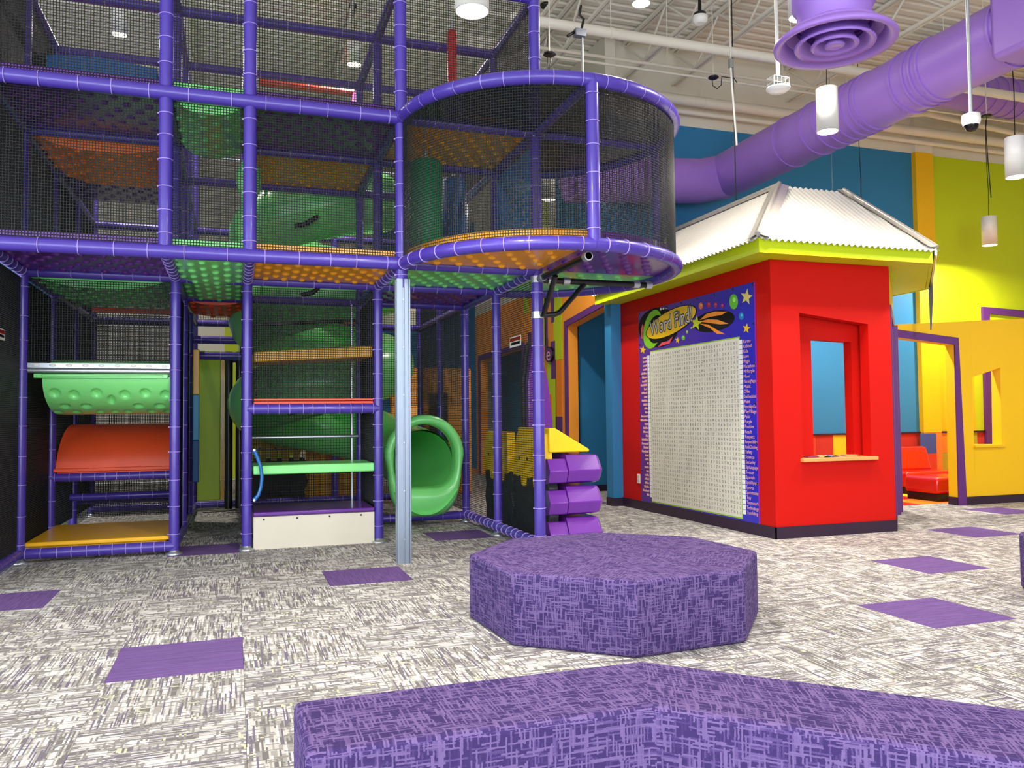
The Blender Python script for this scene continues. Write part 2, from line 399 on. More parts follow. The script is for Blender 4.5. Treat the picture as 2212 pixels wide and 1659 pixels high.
def stripe(px0, px1, py0, py1, m, lift=0.008):
    a, b = onx(px0, py1, XS), onx(px1, py0, XS)
    a2 = onx(px0, py0, XS)
    mb = MB(); mb.box((XS-lift, b.y, min(a.z, b.z)), (XS-0.001, a.y, max(a2.z, b.z))); return mb.build('paint_stripe', m, ws)
LY2 = LIMEW; DO2 = mat('deep_orange_paint', (248, 138, 14), 0.5)
stripe(1169, 1178, 600, 748, LIMEW); stripe(1178, 1182, 600, 760, PURW); stripe(1192, 1197, 600, 697, PURW, 0.013); stripe(1192, 1200, 738, 819, PURW, 0.013)
stripe(1197, 1213, 600, 779, LIMEW); stripe(1202, 1214, 779, 900, DO2); stripe(1203, 1215, 900, 1040, PURW); stripe(1186, 1201.5, 779, 1040, LY2)
stripe(1188, 1193, 852, 1040, DO2, 0.012); stripe(1132, 1141, 620, 680, LIMEW); stripe(1134, 1140, 780, 1000, LIMEW); stripe(1141, 1148, 720, 760, PURW); stripe(1141.5, 1148, 830, 900, PURW)
def frame_x(name, pts, t, m, x):
    """mitred strip along a polyline in the plane X"""
    mb = MB(); P = [Vector((p[0], p[1])) for p in pts]; L_, R_ = [], []
    for i, p in enumerate(P):
        d0 = (P[i]-P[i-1]).normalized() if i else (P[1]-P[0]).normalized(); d1 = (P[i+1]-P[i]).normalized() if i < len(P)-1 else d0
        nrm = (Vector((-d0.y, d0.x))+Vector((-d1.y, d1.x))).normalized(); k = 1/max(0.4, nrm.dot(Vector((-d0.y, d0.x))))
        L_.append(p); R_.append(p+nrm*t*k)
    for i in range(len(P)-1):
        q = [L_[i], L_[i+1], R_[i+1], R_[i]]
        mb.prism([(x, a.x, a.y) for a in q], (-0.03, 0, 0))
    return struct(name, mb, m)
frame_x('trim_2', [(10.40, 2.765), (11.78, 2.62), (11.80, 0.0)], 0.095, PURW, XS)
frame_x('trim_3', [(13.9, 0.0), (13.9, 2.46), (16.6, 2.42), (16.6, 0.0)], 0.10, PURW, XS)
# room behind the openings
wallbox('wall_hall', (XS+0.3, 12.05, 0), (9.0, 12.2, 3.6), SKYW)
mb = MB(); mb.box((XS+0.3, 12.03, 0), (9.0, 12.049, 0.1)); struct('baseboard_hall', mb, BASEB)
wallbox('wall_store', (5.75, 12.2, 0), (5.9, YB, 3.3), TEALW)
wallbox('wall_back', (XL, YB, 0), (9.0, YB+0.15, ZC), WHITE)
bw = bpy.data.objects['wall_back']
paint(bw, (XL, YB-0.01, 0), (-3.2, YB, ZP), TEALW); paint(bw, (-0.2, YB-0.01, 0), (1.3, YB, 3.2), LIMEW); paint(bw, (3.0, YB-0.01, 0), (4.9, YB, ZP), SKYW)
# left and front (behind the photographer), with storefront windows
wl = MB(); wl.box((XL-0.15, YF, 0), (XL, YB, 0.6)); wl.box((XL-0.15, YF, 4.1), (XL, YB, ZC)); wl.box((XL-0.15, 5.2, 0.6), (XL, YB, 4.1)); wl.box((XL-0.15, YF, 0.6), (XL, -3.2, 4.1)); struct('wall_left', wl, WHITE)
wf = MB(); wf.box((XL, YF-0.15, 0), (XR, YF, 0.5)); wf.box((XL, YF-0.15, 4.2), (XR, YF, ZC)); wf.box((XL, YF-0.15, 0.5), (-6.6, YF, 4.2)); wf.box((5.4, YF-0.15, 0.5), (XR, YF, 4.2)); struct('wall_front', wf, WHITE)
GL = bpy.data.materials.new('window_glass'); GL.use_nodes = True; GL.node_tree.nodes['Principled BSDF'].inputs['Transmission Weight'].default_value = 1; GL.node_tree.nodes['Principled BSDF'].inputs['Roughness'].default_value = 0.02
def storefront(name, pts):
    (ax, ay), (bx, by) = pts; fm = MB(); d = Vector((bx-ax, by-ay, 0)); n = round(d.length/1.5); nn = Vector((-d.y, d.x, 0)).normalized()*0.03
    for k in range(n+1):
        p = Vector((ax, ay, 0))+d*k/n; u = d.normalized()*0.03
        fm.prism([p-u-nn+Vector((0,0,.5)), p+u-nn+Vector((0,0,.5)), p+u+nn+Vector((0,0,.5)), p-u+nn+Vector((0,0,.5))], (0, 0, 3.7))
    o = struct(name, fm, ALU)
    for k in range(n):
        p = Vector((ax, ay, 0.5))+d*(k+.02)/n; q = Vector((ax, ay, 0.5))+d*(k+.98)/n; g = MB(); e = nn*0.1
        g.prism([p-e, q-e, q+e, p+e], (0, 0, 3.65)); g.build('pane', GL, o)
storefront('window_1', ((-6.6, YF-0.07), (5.4, YF-0.07))); storefront('window_2', ((XL-0.07, -3.2), (XL-0.07, 5.2)))
wallbox('wall_right', (XR, YF, 0), (XR+0.15, YB, ZC), WHITE)

# corner pilaster at the end of the kiosk (light blue)
mb = MB(); mb.box((4.805, 9.94, 0.11), (4.97, 10.14, 3.2)); cp_ = struct('wall_corner', mb, SKYW)
mb = MB(); mb.box((4.795, 9.93, 0), (4.98, 10.145, 0.11)); struct('baseboard_corner', mb, BASEB)
mb = MB(); mb.box((4.955, 9.975, 0.0), (5.1, 10.30, 3.2)); struct('wall_link', mb, SKYW)

# ------------------------------------------------------------------ red kiosk with the corrugated roof
K = thing('red_kiosk', 'red painted play kiosk with serving window and corrugated metal roof', 'kiosk', (4.95, 6.677, 0))
KX, KY, KT = 4.95, 6.677, 2.72
mb = MB(); mb.box((KX, KY, 0), (KX+0.12, 9.97, KT)); mb.build('side_wall', REDW, K)
mb = MB(); o0, o1, zb_, zl, zr = 5.282, 6.12, 0.77, 2.205, 2.115
mb.box((KX+0.12, KY, 0), (o0, KY+0.12, KT)); mb.box((o1, KY, 0), (6.405, KY+0.12, KT)); mb.box((o0, KY, 0), (o1, KY+0.12, zb_-0.035))
mb.prism([(o0, KY, zl), (o1, KY, zr), (o1, KY, KT), (o0, KY, KT)], (0, 0.12, 0)); mb.build('front_wall', REDW, K)
mb = MB(); y0, y1 = KY+0.165, KY+0.275
mb.box((5.07, y0, 0), (5.545, y1, KT)); mb.box((6.045, y0, 0), (6.5, y1, KT)); mb.box((5.545, y0, 0), (6.045, y1, zb_-0.035)); mb.prism([(5.545, y0, 1.965), (6.045, y0, 1.945), (6.045, y0, KT), (5.545, y0, KT)], (0, y1-y0, 0)); mb.build('inner_wall', REDW, K)
mb = MB(); mb.box((5.255, KY-0.05, zb_-0.035), (6.165, y1+0.06, zb_)); mb.build('window_sill', mat('maple_sill', (226, 160, 92), 0.4), K, bevel=0.006)
dg = Vector((math.sqrt(.5), math.sqrt(.5), 0)); dn = Vector((math.sqrt(.5), -math.sqrt(.5), 0)); c0 = Vector((6.405, KY, 0))
def diag(t0, t1, z0, z1, n0, n1, m, name, p=K):
    mb = MB(); a, b = c0+dg*t0, c0+dg*t1; mb.prism([a+dn*n0+Vector((0,0,z0)), b+dn*n0+Vector((0,0,z0)), b+dn*n1+Vector((0,0,z0)), a+dn*n1+Vector((0,0,z0))], (0, 0, z1-z0)); return mb.build(name, m, p)
diag(0.0, 0.3, 0, KT, -0.10, -0.004, REDW, 'angled_wall'); diag(0.3, 1.92, 2.3, KT, -0.10, -0.004, YELW, 'door_header'); diag(1.78, 1.92, 0, 2.3, -0.10, -0.004, YELW, 'angled_wall')
diag(0.30, 0.42, 0, 2.25, -0.02, 0.010, PURW, 'door_frame'); diag(1.5, 1.62, 0, 2.25, -0.02, 0.028, PURW, 'door_frame'); diag(1.78, 1.9, 0, 2.28, -0.02, 0.045, PURW, 'door_frame'); diag(0.30, 1.9, 2.25, 2.36, -0.02, 0.01, PURW, 'door_frame')
mb = MB(); mb.box((KX-0.012, KY-0.012, 0), (KX, 9.97, 0.115)); mb.build('skirting', BASEB, K)
mb = MB(); mb.box((KX-0.012, KY-0.012, 0), (6.405, KY, 0.115)); mb.build('skirting', BASEB, K)
diag(0, 0.29, 0, 0.115, 0, 0.012, BASEB, 'skirting')
# fascia, soffit
E0, E1, E2, E3 = Vector((4.63, 10.07, 0)), Vector((4.63, 6.40, 0)), Vector((6.71, 6.40, 0)), Vector((8.06, 7.77, 0))
ZE0, ZE1 = 2.718, 2.858
def fascia(a, b):
    d = (b-a).normalized(); n = Vector((-d.y, d.x, 0)); mb = MB(); mb.prism([a+Vector((0,0,ZE0)), b+Vector((0,0,ZE0)), b+n*0.03+Vector((0,0,ZE0)), a+n*0.03+Vector((0,0,ZE0))], (0, 0, ZE1-ZE0)); mb.build('fascia', LIMEW, K)
fascia(E0, E1); fascia(E1+Vector((0.03, 0, 0)), E2); fascia(E2, E3)
fascia(E3, Vector((8.08, 8.36, 0)))
mb = MB(); mb.prism([p+Vector((0, 0, ZE0+0.004)) for p in (E0+Vector((.031, 0, 0)), E1+Vector((.031, .031, 0)), E2+Vector((-.01, .031, 0)), E3+Vector((-.04, .01, 0)), Vector((8.04, 8.36, 0)), Vector((6.9, 8.36, 0)), Vector((6.9, 10.07, 0)))], (0, 0, 0.02)); mb.build('soffit', LIMEW, K)
# roof
ZR0, ZR1 = 2.872, 3.70
A_, B_ = Vector((5.63, 7.40, ZR1)), Vector((6.50, 7.40, ZR1))
def corrugated(name, base, along, inward, L0, vmax, pitch=0.070, amp=0.0125):
    """eave runs from base along `along` for L0; profile waves; vmax(t) in 0..1 gives how far up the slope each column runs"""
    mb = MB(); n = int(L0/pitch*8); r0, r1, r2, r3 = [], [], [], []
    rise = Vector((inward.x, inward.y, ZR1-ZR0)); nrm = along.cross(rise).normalized()
    if nrm.z < 0: nrm = -nrm
    for k in range(n+1):
        t = k/n*L0; wv = nrm*(amp*math.sin(2*PI*t/pitch)); p = base+along*t+wv; q = p+rise*max(0.001, vmax(t))
        p = p - rise*0.045
        r0.append(p); r1.append(q); r2.append(p-nrm*0.003); r3.append(q-nrm*0.003)
    mb.quadgrid([r0, r1]); mb.quadgrid([r2, r3]); mb.quadgrid([r0, r2], smooth=False); mb.build(name, ROOFM, K)
corrugated('roof_sheet', Vector((4.63, 6.40, ZR0)), Vector((1,0,0)), Vector((0,1.0,0)), 2.08, lambda t: min(1, t/1.0, (2.08-t)/0.21))
corrugated('roof_sheet', Vector((4.63, 6.40, ZR0)), Vector((0,1,0)), Vector((1.0,0,0)), 3.67, lambda t: min(1, t/1.0, (3.67-t)/0.5))
corrugated('roof_sheet', Vector((6.71, 6.40, ZR0)), dg, Vector((-0.6, 0.6, 0)), 1.92, lambda t: min(1, (t+0.02)/0.5))
mb = MB(); mb.prism([(5.63, 7.40, ZR1-0.02), (6.50, 7.40, ZR1-0.02), (7.3, 8.3, ZR1-0.02), (7.3, 9.6, ZR1-0.02), (5.63, 9.6, ZR1-0.02)], (0, 0, 0.012)); mb.build('roof_deck', ROOFM, K)
mb = MB(); mb.prism([(4.63, 10.07, ZR0), (6.9, 10.07, ZR0), (7.3, 9.6, ZR1-0.02), (5.63, 9.6, ZR1-0.02)], (0, 0.01, 0)); mb.prism([(8.06, 7.77, ZR0), (8.08, 8.36, ZR0), (6.9, 10.07, ZR0), (7.3, 9.6, ZR1), (7.3, 8.3, ZR1)], (0, 0, -0.01)); mb.build('roof_deck', ROOFM, K)
CAPM = mat('hip_cap_steel', (206, 202, 190), 0.28, 0.6, var=0.1, vscale=14)
def hipcap(a, b, n1, n2, wid=0.11):
    a, b = Vector(a), Vector(b); mb = MB(); mb.tube([a, b], 0.024, 10)
    d = (b-a).normalized()
    for n in (n1, n2):
        s_ = Vector(n); s_ = (s_-d*s_.dot(d)).normalized()*wid; up = Vector((0,0,0.004))
        mb.quadgrid([[a+up, b+up], [a+s_+up, b+s_+up]], smooth=False); mb.quadgrid([[a, b], [a+s_, b+s_]], smooth=False)
    return mb.build('hip_cap', CAPM, K)
hipcap((4.60, 6.37, ZR0+0.012), (5.64, 7.41, ZR1+0.035), (1, 0, 0.02), (0, 1, 0.02))
hipcap((6.735, 6.37, ZR0+0.012), (6.50, 7.41, ZR1+0.035), (-1, 0, 0.0), (0.7, 0.7, 0))
hipcap((5.63, 7.40, ZR1+0.02), (5.63, 9.6, ZR1+0.02), (-0.8, 0, -0.65), (1, 0, 0))
mb = MB(); q = E3-dg*0.02
mb.prism([q+Vector((0, 0, 2.86)), q+dn*0.05+Vector((0, 0, 2.9)), q+dn*0.05+Vector((0, 0, 2.62)), q+dn*0.02+Vector((0, 0, 2.22)), q+dn*0.005+Vector((0,0,2.22)), q+Vector((0, 0, 2.66))], dg*0.012); mb.build('loose_flashing', BLACK, K)
mb = MB(); a, b = E2+dn*0.015, E3+dn*0.015; mb.prism([a+Vector((0,0,2.80)), b+Vector((0,0,2.74)), b+Vector((0,0,2.90)), a+Vector((0,0,2.885))], dn*0.02); mb.build('edge_flashing', STEEL, K)

# outlet on the kiosk side wall
ow = onx(1381, 1034, KX); ot = thing('wall_outlet', 'white outlet plate low on the red kiosk wall beside the word banner', 'outlet', (KX, ow.y, ow.z))
mb = MB(); mb.box((KX-0.012, ow.y-0.035, ow.z-0.06), (KX-0.0005, ow.y+0.035, ow.z+0.06)); mb.build('cover_plate', GLASSW, ot, bevel=0.004)
mb = MB(); mb.box((KX-0.015, ow.y-0.018, ow.z+0.008), (KX-0.011, ow.y+0.018, ow.z+0.04)); mb.box((KX-0.015, ow.y-0.018, ow.z-0.04), (KX-0.011, ow.y+0.018, ow.z-0.008)); mb.build('socket', CREAM, ot)
# things on the serving sill
for i, (px, c, lb) in enumerate(((1746, (150, 70, 120), 'small flat purple toy tray on the kiosk window sill'), (1783, (238, 200, 120), 'cream open booklet lying on the kiosk window sill'), (1832, (232, 190, 130), 'tan paper plate lying on the kiosk window sill'))):
    p = ony(px, 983, KY+0.14); t_ = thing(('toy_tray', 'booklet', 'paper_plate')[i], lb, ('tray', 'book', 'plate')[i], (p.x, KY+0.12, zb_))
    if i == 2:
        mb = MB(); mb.lathe((p.x, KY+0.12, zb_), [(0.05, 0.001), (0.085, 0.012), (0.084, 0.016), (0.05, 0.005)], 20); mb.build('dish', mat('tan_paper', c, 0.6), t_)
    elif i == 1:
        for sx, nm in ((-1, 'page'), (1, 'page')):
            mb = MB(); mb.quadgrid([[(p.x+sx*u*0.10, KY+0.05+v*0.13, zb_+0.002+0.018*math.sin(u*PI)*(1-u*0.4)) for u in (0, .25, .5, .75, 1)] for v in (0, 1)]); mb.quadgrid([[(p.x+sx*u*0.10, KY+0.05+v*0.13, zb_+0.0) for u in (0, .5, 1)] for v in (0, 1)]); mb.build(nm, mat('cream_paper' if sx < 0 else 'blue_paper', c if sx < 0 else (90, 150, 190), 0.6), t_)
    else:
        mb = MB(); mb.box((p.x-0.06, KY+0.06, zb_), (p.x+0.06, KY+0.18, zb_+0.006)); mb.build('tray_base', mat('plum_tray', c, 0.4), t_)
        mb = MB(); mb.tube([(p.x-0.06, KY+0.06, zb_+0.01), (p.x+0.06, KY+0.06, zb_+0.01), (p.x+0.06, KY+0.18, zb_+0.01), (p.x-0.06, KY+0.18, zb_+0.01), (p.x-0.06, KY+0.06, zb_+0.01)], 0.006, 6); mb.build('tray_rim', mat('plum_tray', c, 0.4), t_)

# ------------------------------------------------------------------ Word Find banner on the kiosk wall (X = KX plane; u to the near edge, v up)
BN = thing('word_find_banner', 'large printed word search banner with yellow oval title on the red kiosk wall', 'banner', (KX, 8.17, 0.094))
BY0, BY1, BZ0, BZ1 = 9.42, 6.92, 0.094, 2.54
LIFT = [0.004]
def bpt(px, py, l=0.0): p = onx(px, py, KX); return Vector((KX-l, p.y, p.z))
def flat(name, pts, m, lift, parent=BN):
    mb = MB(); mb.prism([(KX-lift, p[0], p[1]) for p in pts], (0.0012, 0, 0)); return mb.build(name, m, parent)
def px2(px, py): p = onx(px, py, KX); return (p.y, p.z)
bm_ = bpy.data.materials.new('banner_print'); bm_.use_nodes = True; N, L = nt(bm_); bb = N['Principled BSDF']; bb.inputs['Roughness'].default_value = 0.22
g_ = N.new('ShaderNodeNewGeometry'); sp_ = N.new('ShaderNodeSeparateXYZ'); L.new(g_.outputs['Position'], sp_.inputs[0])
mr = N.new('ShaderNodeMapRange'); mr.inputs[1].default_value = 9.4; mr.inputs[2].default_value = 6.9; L.new(sp_.outputs[1], mr.inputs[0])
mx1 = N.new('ShaderNodeMix'); mx1.data_type = 'RGBA'; mx1.inputs[6].default_value = srgb(92, 40, 150); mx1.inputs[7].default_value = srgb(44, 46, 186); L.new(mr.outputs[0], mx1.inputs[0])
L.new(mx1.outputs[2], bb.inputs['Base Color'])
mb = MB(); mb.box((KX-0.004, BY1, BZ0), (KX-0.0005, BY0, BZ1)); mb.build('printed_sheet', bm_, BN)
mb = MB(); mb.box((KX-0.0052, BY1, BZ0), (KX-0.0042, BY1+0.018, BZ1)); mb.build('edge_stripe', mat('magenta_ink', (170, 30, 150), 0.3), BN)
g0, g1, g2, g3 = px2(1406, 761), px2(1597, 730), px2(1604, 1118), px2(1410, 1082)
flat('grid_border', [(g0[0]+.012, g0[1]+.014), (g1[0]-.012, g1[1]+.014), (g2[0]-.012, g2[1]-.014), (g3[0]+.012, g3[1]-.014)], mat('lime_ink', (150, 196, 40), 0.4), 0.0055)
flat('letter_grid', [g0, g1, g2, g3], mat('cream_ink', (226, 222, 206), 0.35), 0.007)
ROWS = """LATMFULWWSRWHTTPBKPEXBXBDDQBNYLFRCNL
ANOPZQOTNRTTXUMTAUBQADXKYCORJBVITGOL
TIOUNBOLALGPPXRCEKODIEINVITATIONALIK
EMRNDXHRGDDYNTSPPTEPDZQRHPRYGWGPEGTA
TAAZKFCEFSAAHWLREUTNBNTIBYTSVEYAPEAR
YLWCHISSOUSDMIDAECRUTQWUJIANTSMICPUA
TOKIKNEPAVAJCMMTRTJPVNABVQXGISNNJEDT
FRMROONDYYIILMFXBBUFLUIIURQDRSATPBAE
EYMWRNDXZNOWONWUWRUPMETGXIRVGESRCBRC
SESPUTHSIUZRDWZWFICFMAKEHOVKENTRYCGD
YGCSEJOISRRBDZJDLGZGEOGRKTVQTTIVKPZS
ZAICVDIEFTKFWVCSQHFRDGCHOGOSNICUOWBP
JCLKOCLIYPUQUASNNTCECNEICSMUIFSYIZZQ
ONWUGSDLSGRMHRNHEEMANIFESTDOTSLAOGER
GODPKEGICTOCBNPYJRKTUEFLUFFERNUTTERT
PCAISAMTHHZLNLALWBITMGSOTGEAZECQEPWS
PTXPYETYMZEROEINEACJAGCIGAMGNINROMAH
ISEFSAGKSZOEGNYNPBKBCSSPORTSMANSHIPS
DCYSHRNXOCJARGHEGIBKWTINZMIXHKFPIEKN
TDDBHTWIKOLYULWCNEAJDRECNEDIFNOCDFUS
HRJTUTNCGLPFUHEZESLDLAYVDXTINHKHZONH
BEXGSMLDIAKSRNUAUTLSJVGBZKCANDYVHUOX
TRRSUEBVHUMSLICOOBNVLABXTTYZKERBXXAQ
IIEDNOYLDENIZVEZKIRCVGEGAUGNALNGISRO
PHBRWAGGERVEIDONAANBUAOWITDNNZBYGWNR
COISLZNDLBVIUUVMDOAGENYRFBPOGUYWZBVF
ENAPIDIVLTECHPAURSEFAZKUFDIZNRCRBINP
GZZKJGTNLTOEEREWEDDMRAXHFUPGQTTELLAB
ZWCFTXUJABRPDVALCRSQDRUKPZNYTEYJBQZC
TSOWSVOLRGPATGKIISTSLMFDZOTNKOBCYDUO
UPTSHNCLTVWFIERQTSNTTQPGBWHOARYUHWTP
TVNQEBSHEACCUXNIAYUXTKDJHXAPKNQROKFO
HSINAYSJKITHKJFDLDFIIVIUTRHGINIIJOAP
MOMONAMOSIXTHEWYHOLSXGWSACGDGHDGWQNZ
CKTAXTLPARHSNZGDKCXDQVIKLOVEXRRBAZSV
UPAAHEIZBNIOWBODVLVNGYMQKKTCNVLLTNKU""".split('\n')
glyph = {}
def put_text(mb, s, cy, cz, size, lift, tilt=0.0, sx=1.0):
    """lettering on the banner: reads along -Y, upright along +Z"""
    if s not in glyph: glyph[s] = text_mesh(s, 1.0)
    vs, fs = glyph[s]; ct, st = math.cos(tilt), math.sin(tilt)
    mb.add([(KX-lift, cy-(v.x*sx*ct-v.y*st)*size, cz+(v.x*sx*st+v.y*ct)*size) for v in vs], fs)
gm = MB(); yl, yr = g0[0]-0.035, g1[0]+0.035; zt, zb2 = g0[1]-0.05, g3[1]+0.05
for r, row in enumerate(ROWS):
    for c, ch in enumerate((row+'X'*36)[:36]):
        put_text(gm, ch, yl+(yr-yl)*c/35, zt+(zb2-zt)*r/35, 0.046, 0.0078, sx=0.85)
gm.build('grid_letters', mat('grey_ink', (72, 72, 80), 0.5), BN, fixn=False)
WORDS = 'Karate Kickball Kids Love Magic Marathon MrPurple Mom MorningMagic Music Ollie OutofSevenational Paint ParentsNightOut PlayVillage Polo Purple Positive Reach Respect Responsibility RockClimbing Safety Science Security SignLanguage Soccer Spanish SpecialOlympics Sports Sportsmanship Toy Teamwork Technology Tumbling'.split()
PINK = mat('peach_ink', (250, 186, 170), 0.4); WINK = mat('white_ink', (240, 240, 236), 0.4)
cbm = None
wr_ = MB()
for k, wd in enumerate(WORDS):
    t = k/(len(WORDS)-1); a, b = px2(1600.5, 739), px2(1609, 1106)
    cy, cz = a[0]+(b[0]-a[0])*t, a[1]+(b[1]-a[1])*t
    mb = MB(); mb.box((KX-0.0066, -0.028, -0.023), (KX-0.0048, 0.028, 0.023)); o = mb.build('check_box', WINK, BN) if k == 0 else link_copy(cbm, BN)
    if k == 0: cbm = o
    o.location = Vector((0, cy, cz))-Vector(BN['_w'])
    if wd not in glyph: glyph[wd] = text_mesh(wd, 1.0)
    wid = max(v.x for v in glyph[wd][0])-min(v.x for v in glyph[wd][0]); sx = min(1.0, 0.20/(wid*0.05))
    put_text(wr_, wd, cy-0.045-wid*sx*0.05/2, cz, 0.05, 0.0066, sx=sx)
wr_.build('word_list', PINK, BN, fixn=False)
lw = MB(); random.seed(12)
for k in range(36):
    t = k/35; a, b = px2(1401.5, 772), px2(1407.5, 1070); cy, cz = a[0]+(b[0]-a[0])*t, a[1]+(b[1]-a[1])*t
    o = link_copy(cbm, BN); o.location = Vector((0, cy, cz))-Vector(BN['_w'])
    ln = random.uniform(0.06, 0.20); n = max(2, int(ln/0.022))
    for q in range(n): lw.box((KX-0.0062, cy+0.05+q*0.022, cz-0.013), (KX-0.005, cy+0.05+q*0.022+0.017, cz+random.choice((0.008, 0.016))))
tag(lw.build('word_bars', PINK, BN), kind='stuff')
def ell(cx_, cy_, rx, ry, tilt=0.0, n=40, a0=0, a1=2*PI):
    """ellipse given in photo pixels, returned in wall coordinates"""
    out = []
    for k in range(n):
        a = a0+(a1-a0)*k/n; x, y = rx*math.cos(a), ry*math.sin(a)
        out.append(px2(cx_+x*math.cos(tilt)+y*math.sin(tilt), cy_-x*math.sin(tilt)+y*math.cos(tilt)))
    return out
INKB = mat('black_ink', (8, 6, 10), 0.55, spec=0.25); INKL = mat('bright_lime_ink', (130, 200, 30), 0.3); INKY = mat('golden_ink', (244, 196, 20), 0.3); INKP = mat('coral_ink', (240, 80, 100), 0.3); INKO = mat('orange_ink', (250, 150, 50), 0.3)
c8 = lambda x, y: (1330+x/4.88, 580+y/4.88)      # crop pixels of the title -> photo pixels
def ell8(x, y, rx, ry, t=0.0, n=40): a, b = c8(x, y); return ell(a, b, rx/4.88, ry/4.88, t, n)
flat('title_disc', ell8(455, 620, 215, 205, 0.75), INKB, 0.0060)
flat('title_crescent', ell8(395, 640, 95, 208, -0.18), INKL, 0.0068); flat('crescent_hole', ell8(432, 640, 84, 150, -0.18), INKB, 0.0076)
flat('title_flame', [px2(*c8(*p)) for p in ((455, 825), (490, 780), (555, 765), (610, 715), (575, 790), (520, 805))], INKP, 0.0084)
flat('title_flame', [px2(*c8(*p)) for p in ((272, 735), (270, 640), (290, 580), (300, 620), (285, 680), (290, 745))], INKP, 0.0068)
flat('title_oval', ell8(592, 566, 299, 122, 0.52), INKB, 0.0084); flat('title_oval', ell8(592, 566, 291, 114, 0.52), INKY, 0.0092)
tb = MB(); tf = MB()
a, b = px2(*c8(362, 645)), px2(*c8(800, 485)); ang = math.atan2(b[1]-a[1], -(b[0]-a[0]))
glyph['T'] = None; del glyph['T']
cyx, czx = px2(*c8(583, 568))
vs, fs = text_mesh('Word Find!', 1.0); wd_ = max(v.x for v in vs)-min(v.x for v in vs); ln = math.hypot(b[0]-a[0], b[1]-a[1])
glyph['Word Find!'] = (vs, fs); sz = 0.26; sxx = ln/(wd_*sz)
for dx, dy in ((-.012, 0), (.012, 0), (0, .012), (0, -.012), (.009, .009), (-.009, .009), (.009, -.009), (-.009, -.009)): put_text(tb, 'Word Find!', cyx+dx, czx+dy, sz, 0.0100, ang, sxx)
put_text(tf, 'Word Find!', cyx, czx, sz, 0.0106, ang, sxx)
tb.build('title_outline', mat('slate_ink', (92, 92, 110), 0.3), BN, fixn=False); tf.build('title_lettering', mat('silver_ink', (206, 206, 210), 0.3), BN, fixn=False)
for x, y, r in ((480, 428, 9), (505, 424, 7), (527, 422, 5), (545, 422, 4)): flat('title_dot', ell8(x, y, r, r*1.6, 0, 12), WINK, 0.0084)
flat('comet_oval', ell8(1040, 556, 222, 108, 0.22), INKB, 0.0062)
for pts in (((890, 545), (960, 480), (1060, 452), (1180, 455), (1120, 490), (1000, 510)), ((885, 560), (980, 535), (1080, 540), (1195, 582), (1110, 590), (1000, 575)), ((885, 580), (980, 590), (1060, 640), (1165, 695), (1070, 688), (1000, 630))):
    flat('comet_trail', [px2(*c8(*p)) for p in pts], INKO, 0.0072)
def star(name, x, y, r, m, lift=0.0076, sx=0.75):
    flat(name, [px2(*c8(x+sx*(r if k % 2 == 0 else r*0.42)*math.sin(k*PI/5+0.15), y-(r if k % 2 == 0 else r*0.42)*math.cos(k*PI/5+0.15))) for k in range(10)], m, lift)
star('star', 855, 575, 82, mat('pale_lime_ink', (214, 226, 40), 0.3), 0.0084)
star('star', 1385, 300, 88, mat('pale_gold_ink', (232, 214, 120), 0.3)); star('star', 1385, 632, 56, INKY); star('star', 657, 757, 36, INKY); star('star', 292, 858, 46, INKY)
for x, y, rx, ry, c in ((1248, 350, 45, 80, (110, 200, 60)), (902, 395, 22, 36, (236, 120, 60)), (985, 382, 20, 32, (190, 30, 70)), (1058, 385, 18, 30, (180, 40, 80)), (1128, 393, 15, 24, (170, 40, 90)), (1330, 502, 26, 40, (40, 130, 190)), (718, 730, 18, 26, (110, 190, 60)), (757, 668, 11, 18, (140, 190, 70)), (800, 628, 7, 12, (150, 190, 80))):
    flat('bubble', ell8(x, y, rx, ry, 0, 20), mat('bubble_ink_%d%d' % (x, y), c, 0.3), 0.0064)
    flat('bubble_highlight', ell8(x+rx*0.15, y-ry*0.25, rx*0.35, ry*0.35, 0, 12), mat('bubble_light_%d%d' % (x, y), tuple(min(255, v+70) for v in c), 0.3), 0.0070)
sm = MB(); sm.rings([[(-0.011, r*math.cos(a), r*math.sin(a)) for a in [k*PI/4 for k in range(8)]] if r < 0.012 else [(-0.004, r*math.cos(a), r*math.sin(a)) for a in [k*PI/4 for k in range(8)]] for r in (0.014, 0.010)], cap=True)
so = sm.build('screw_cap', BLACK, BN); first = True
spots = [(BY1+0.03+k*(BY0-BY1-0.06)/7, z) for k in range(8) for z in (BZ0+0.02, BZ1-0.02)] + [(y, BZ0+0.02+k*(BZ1-BZ0-0.04)/6) for k in range(1, 6) for y in (BY1+0.03, BY0-0.03)]
for y, z in spots:
    o = so if first else link_copy(so, BN); first = False
    o.location = Vector((KX, y, z))-Vector(BN['_w'])

# ------------------------------------------------------------------ yellow partition with slanted doorway and window
YY, YT = 8.20, 0.14
mb = MB()
def pz(pts): mb.prism([(x, YY, z) for x, z in pts], (0, YT, 0))
top = lambda x: 2.33+(x-7.93)*0.064
pz([(7.76, 0), (7.86, 0), (7.86, 2.19), (7.76, 2.19)]); pz([(7.76, 2.19), (8.90, 2.09), (8.90, top(8.9)), (7.76, top(7.76))]); pz([(8.885, 0), (9.19, 0), (9.197, top(9.197)), (8.90, top(8.9)), (8.90, 2.09)])
pz([(9.19, 0), (9.67, 0), (9.67, .774), (9.19, .784)]); pz([(9.197, 1.666), (9.697, 1.80), (9.697, top(9.697)), (9.197, top(9.197))]); pz([(9.67, 0), (12.6, 0), (12.6, top(12.6)), (9.697, top(9.697)), (9.697, 1.80), (9.67, .774)])
wy = struct('wall_partition', mb, YELW)
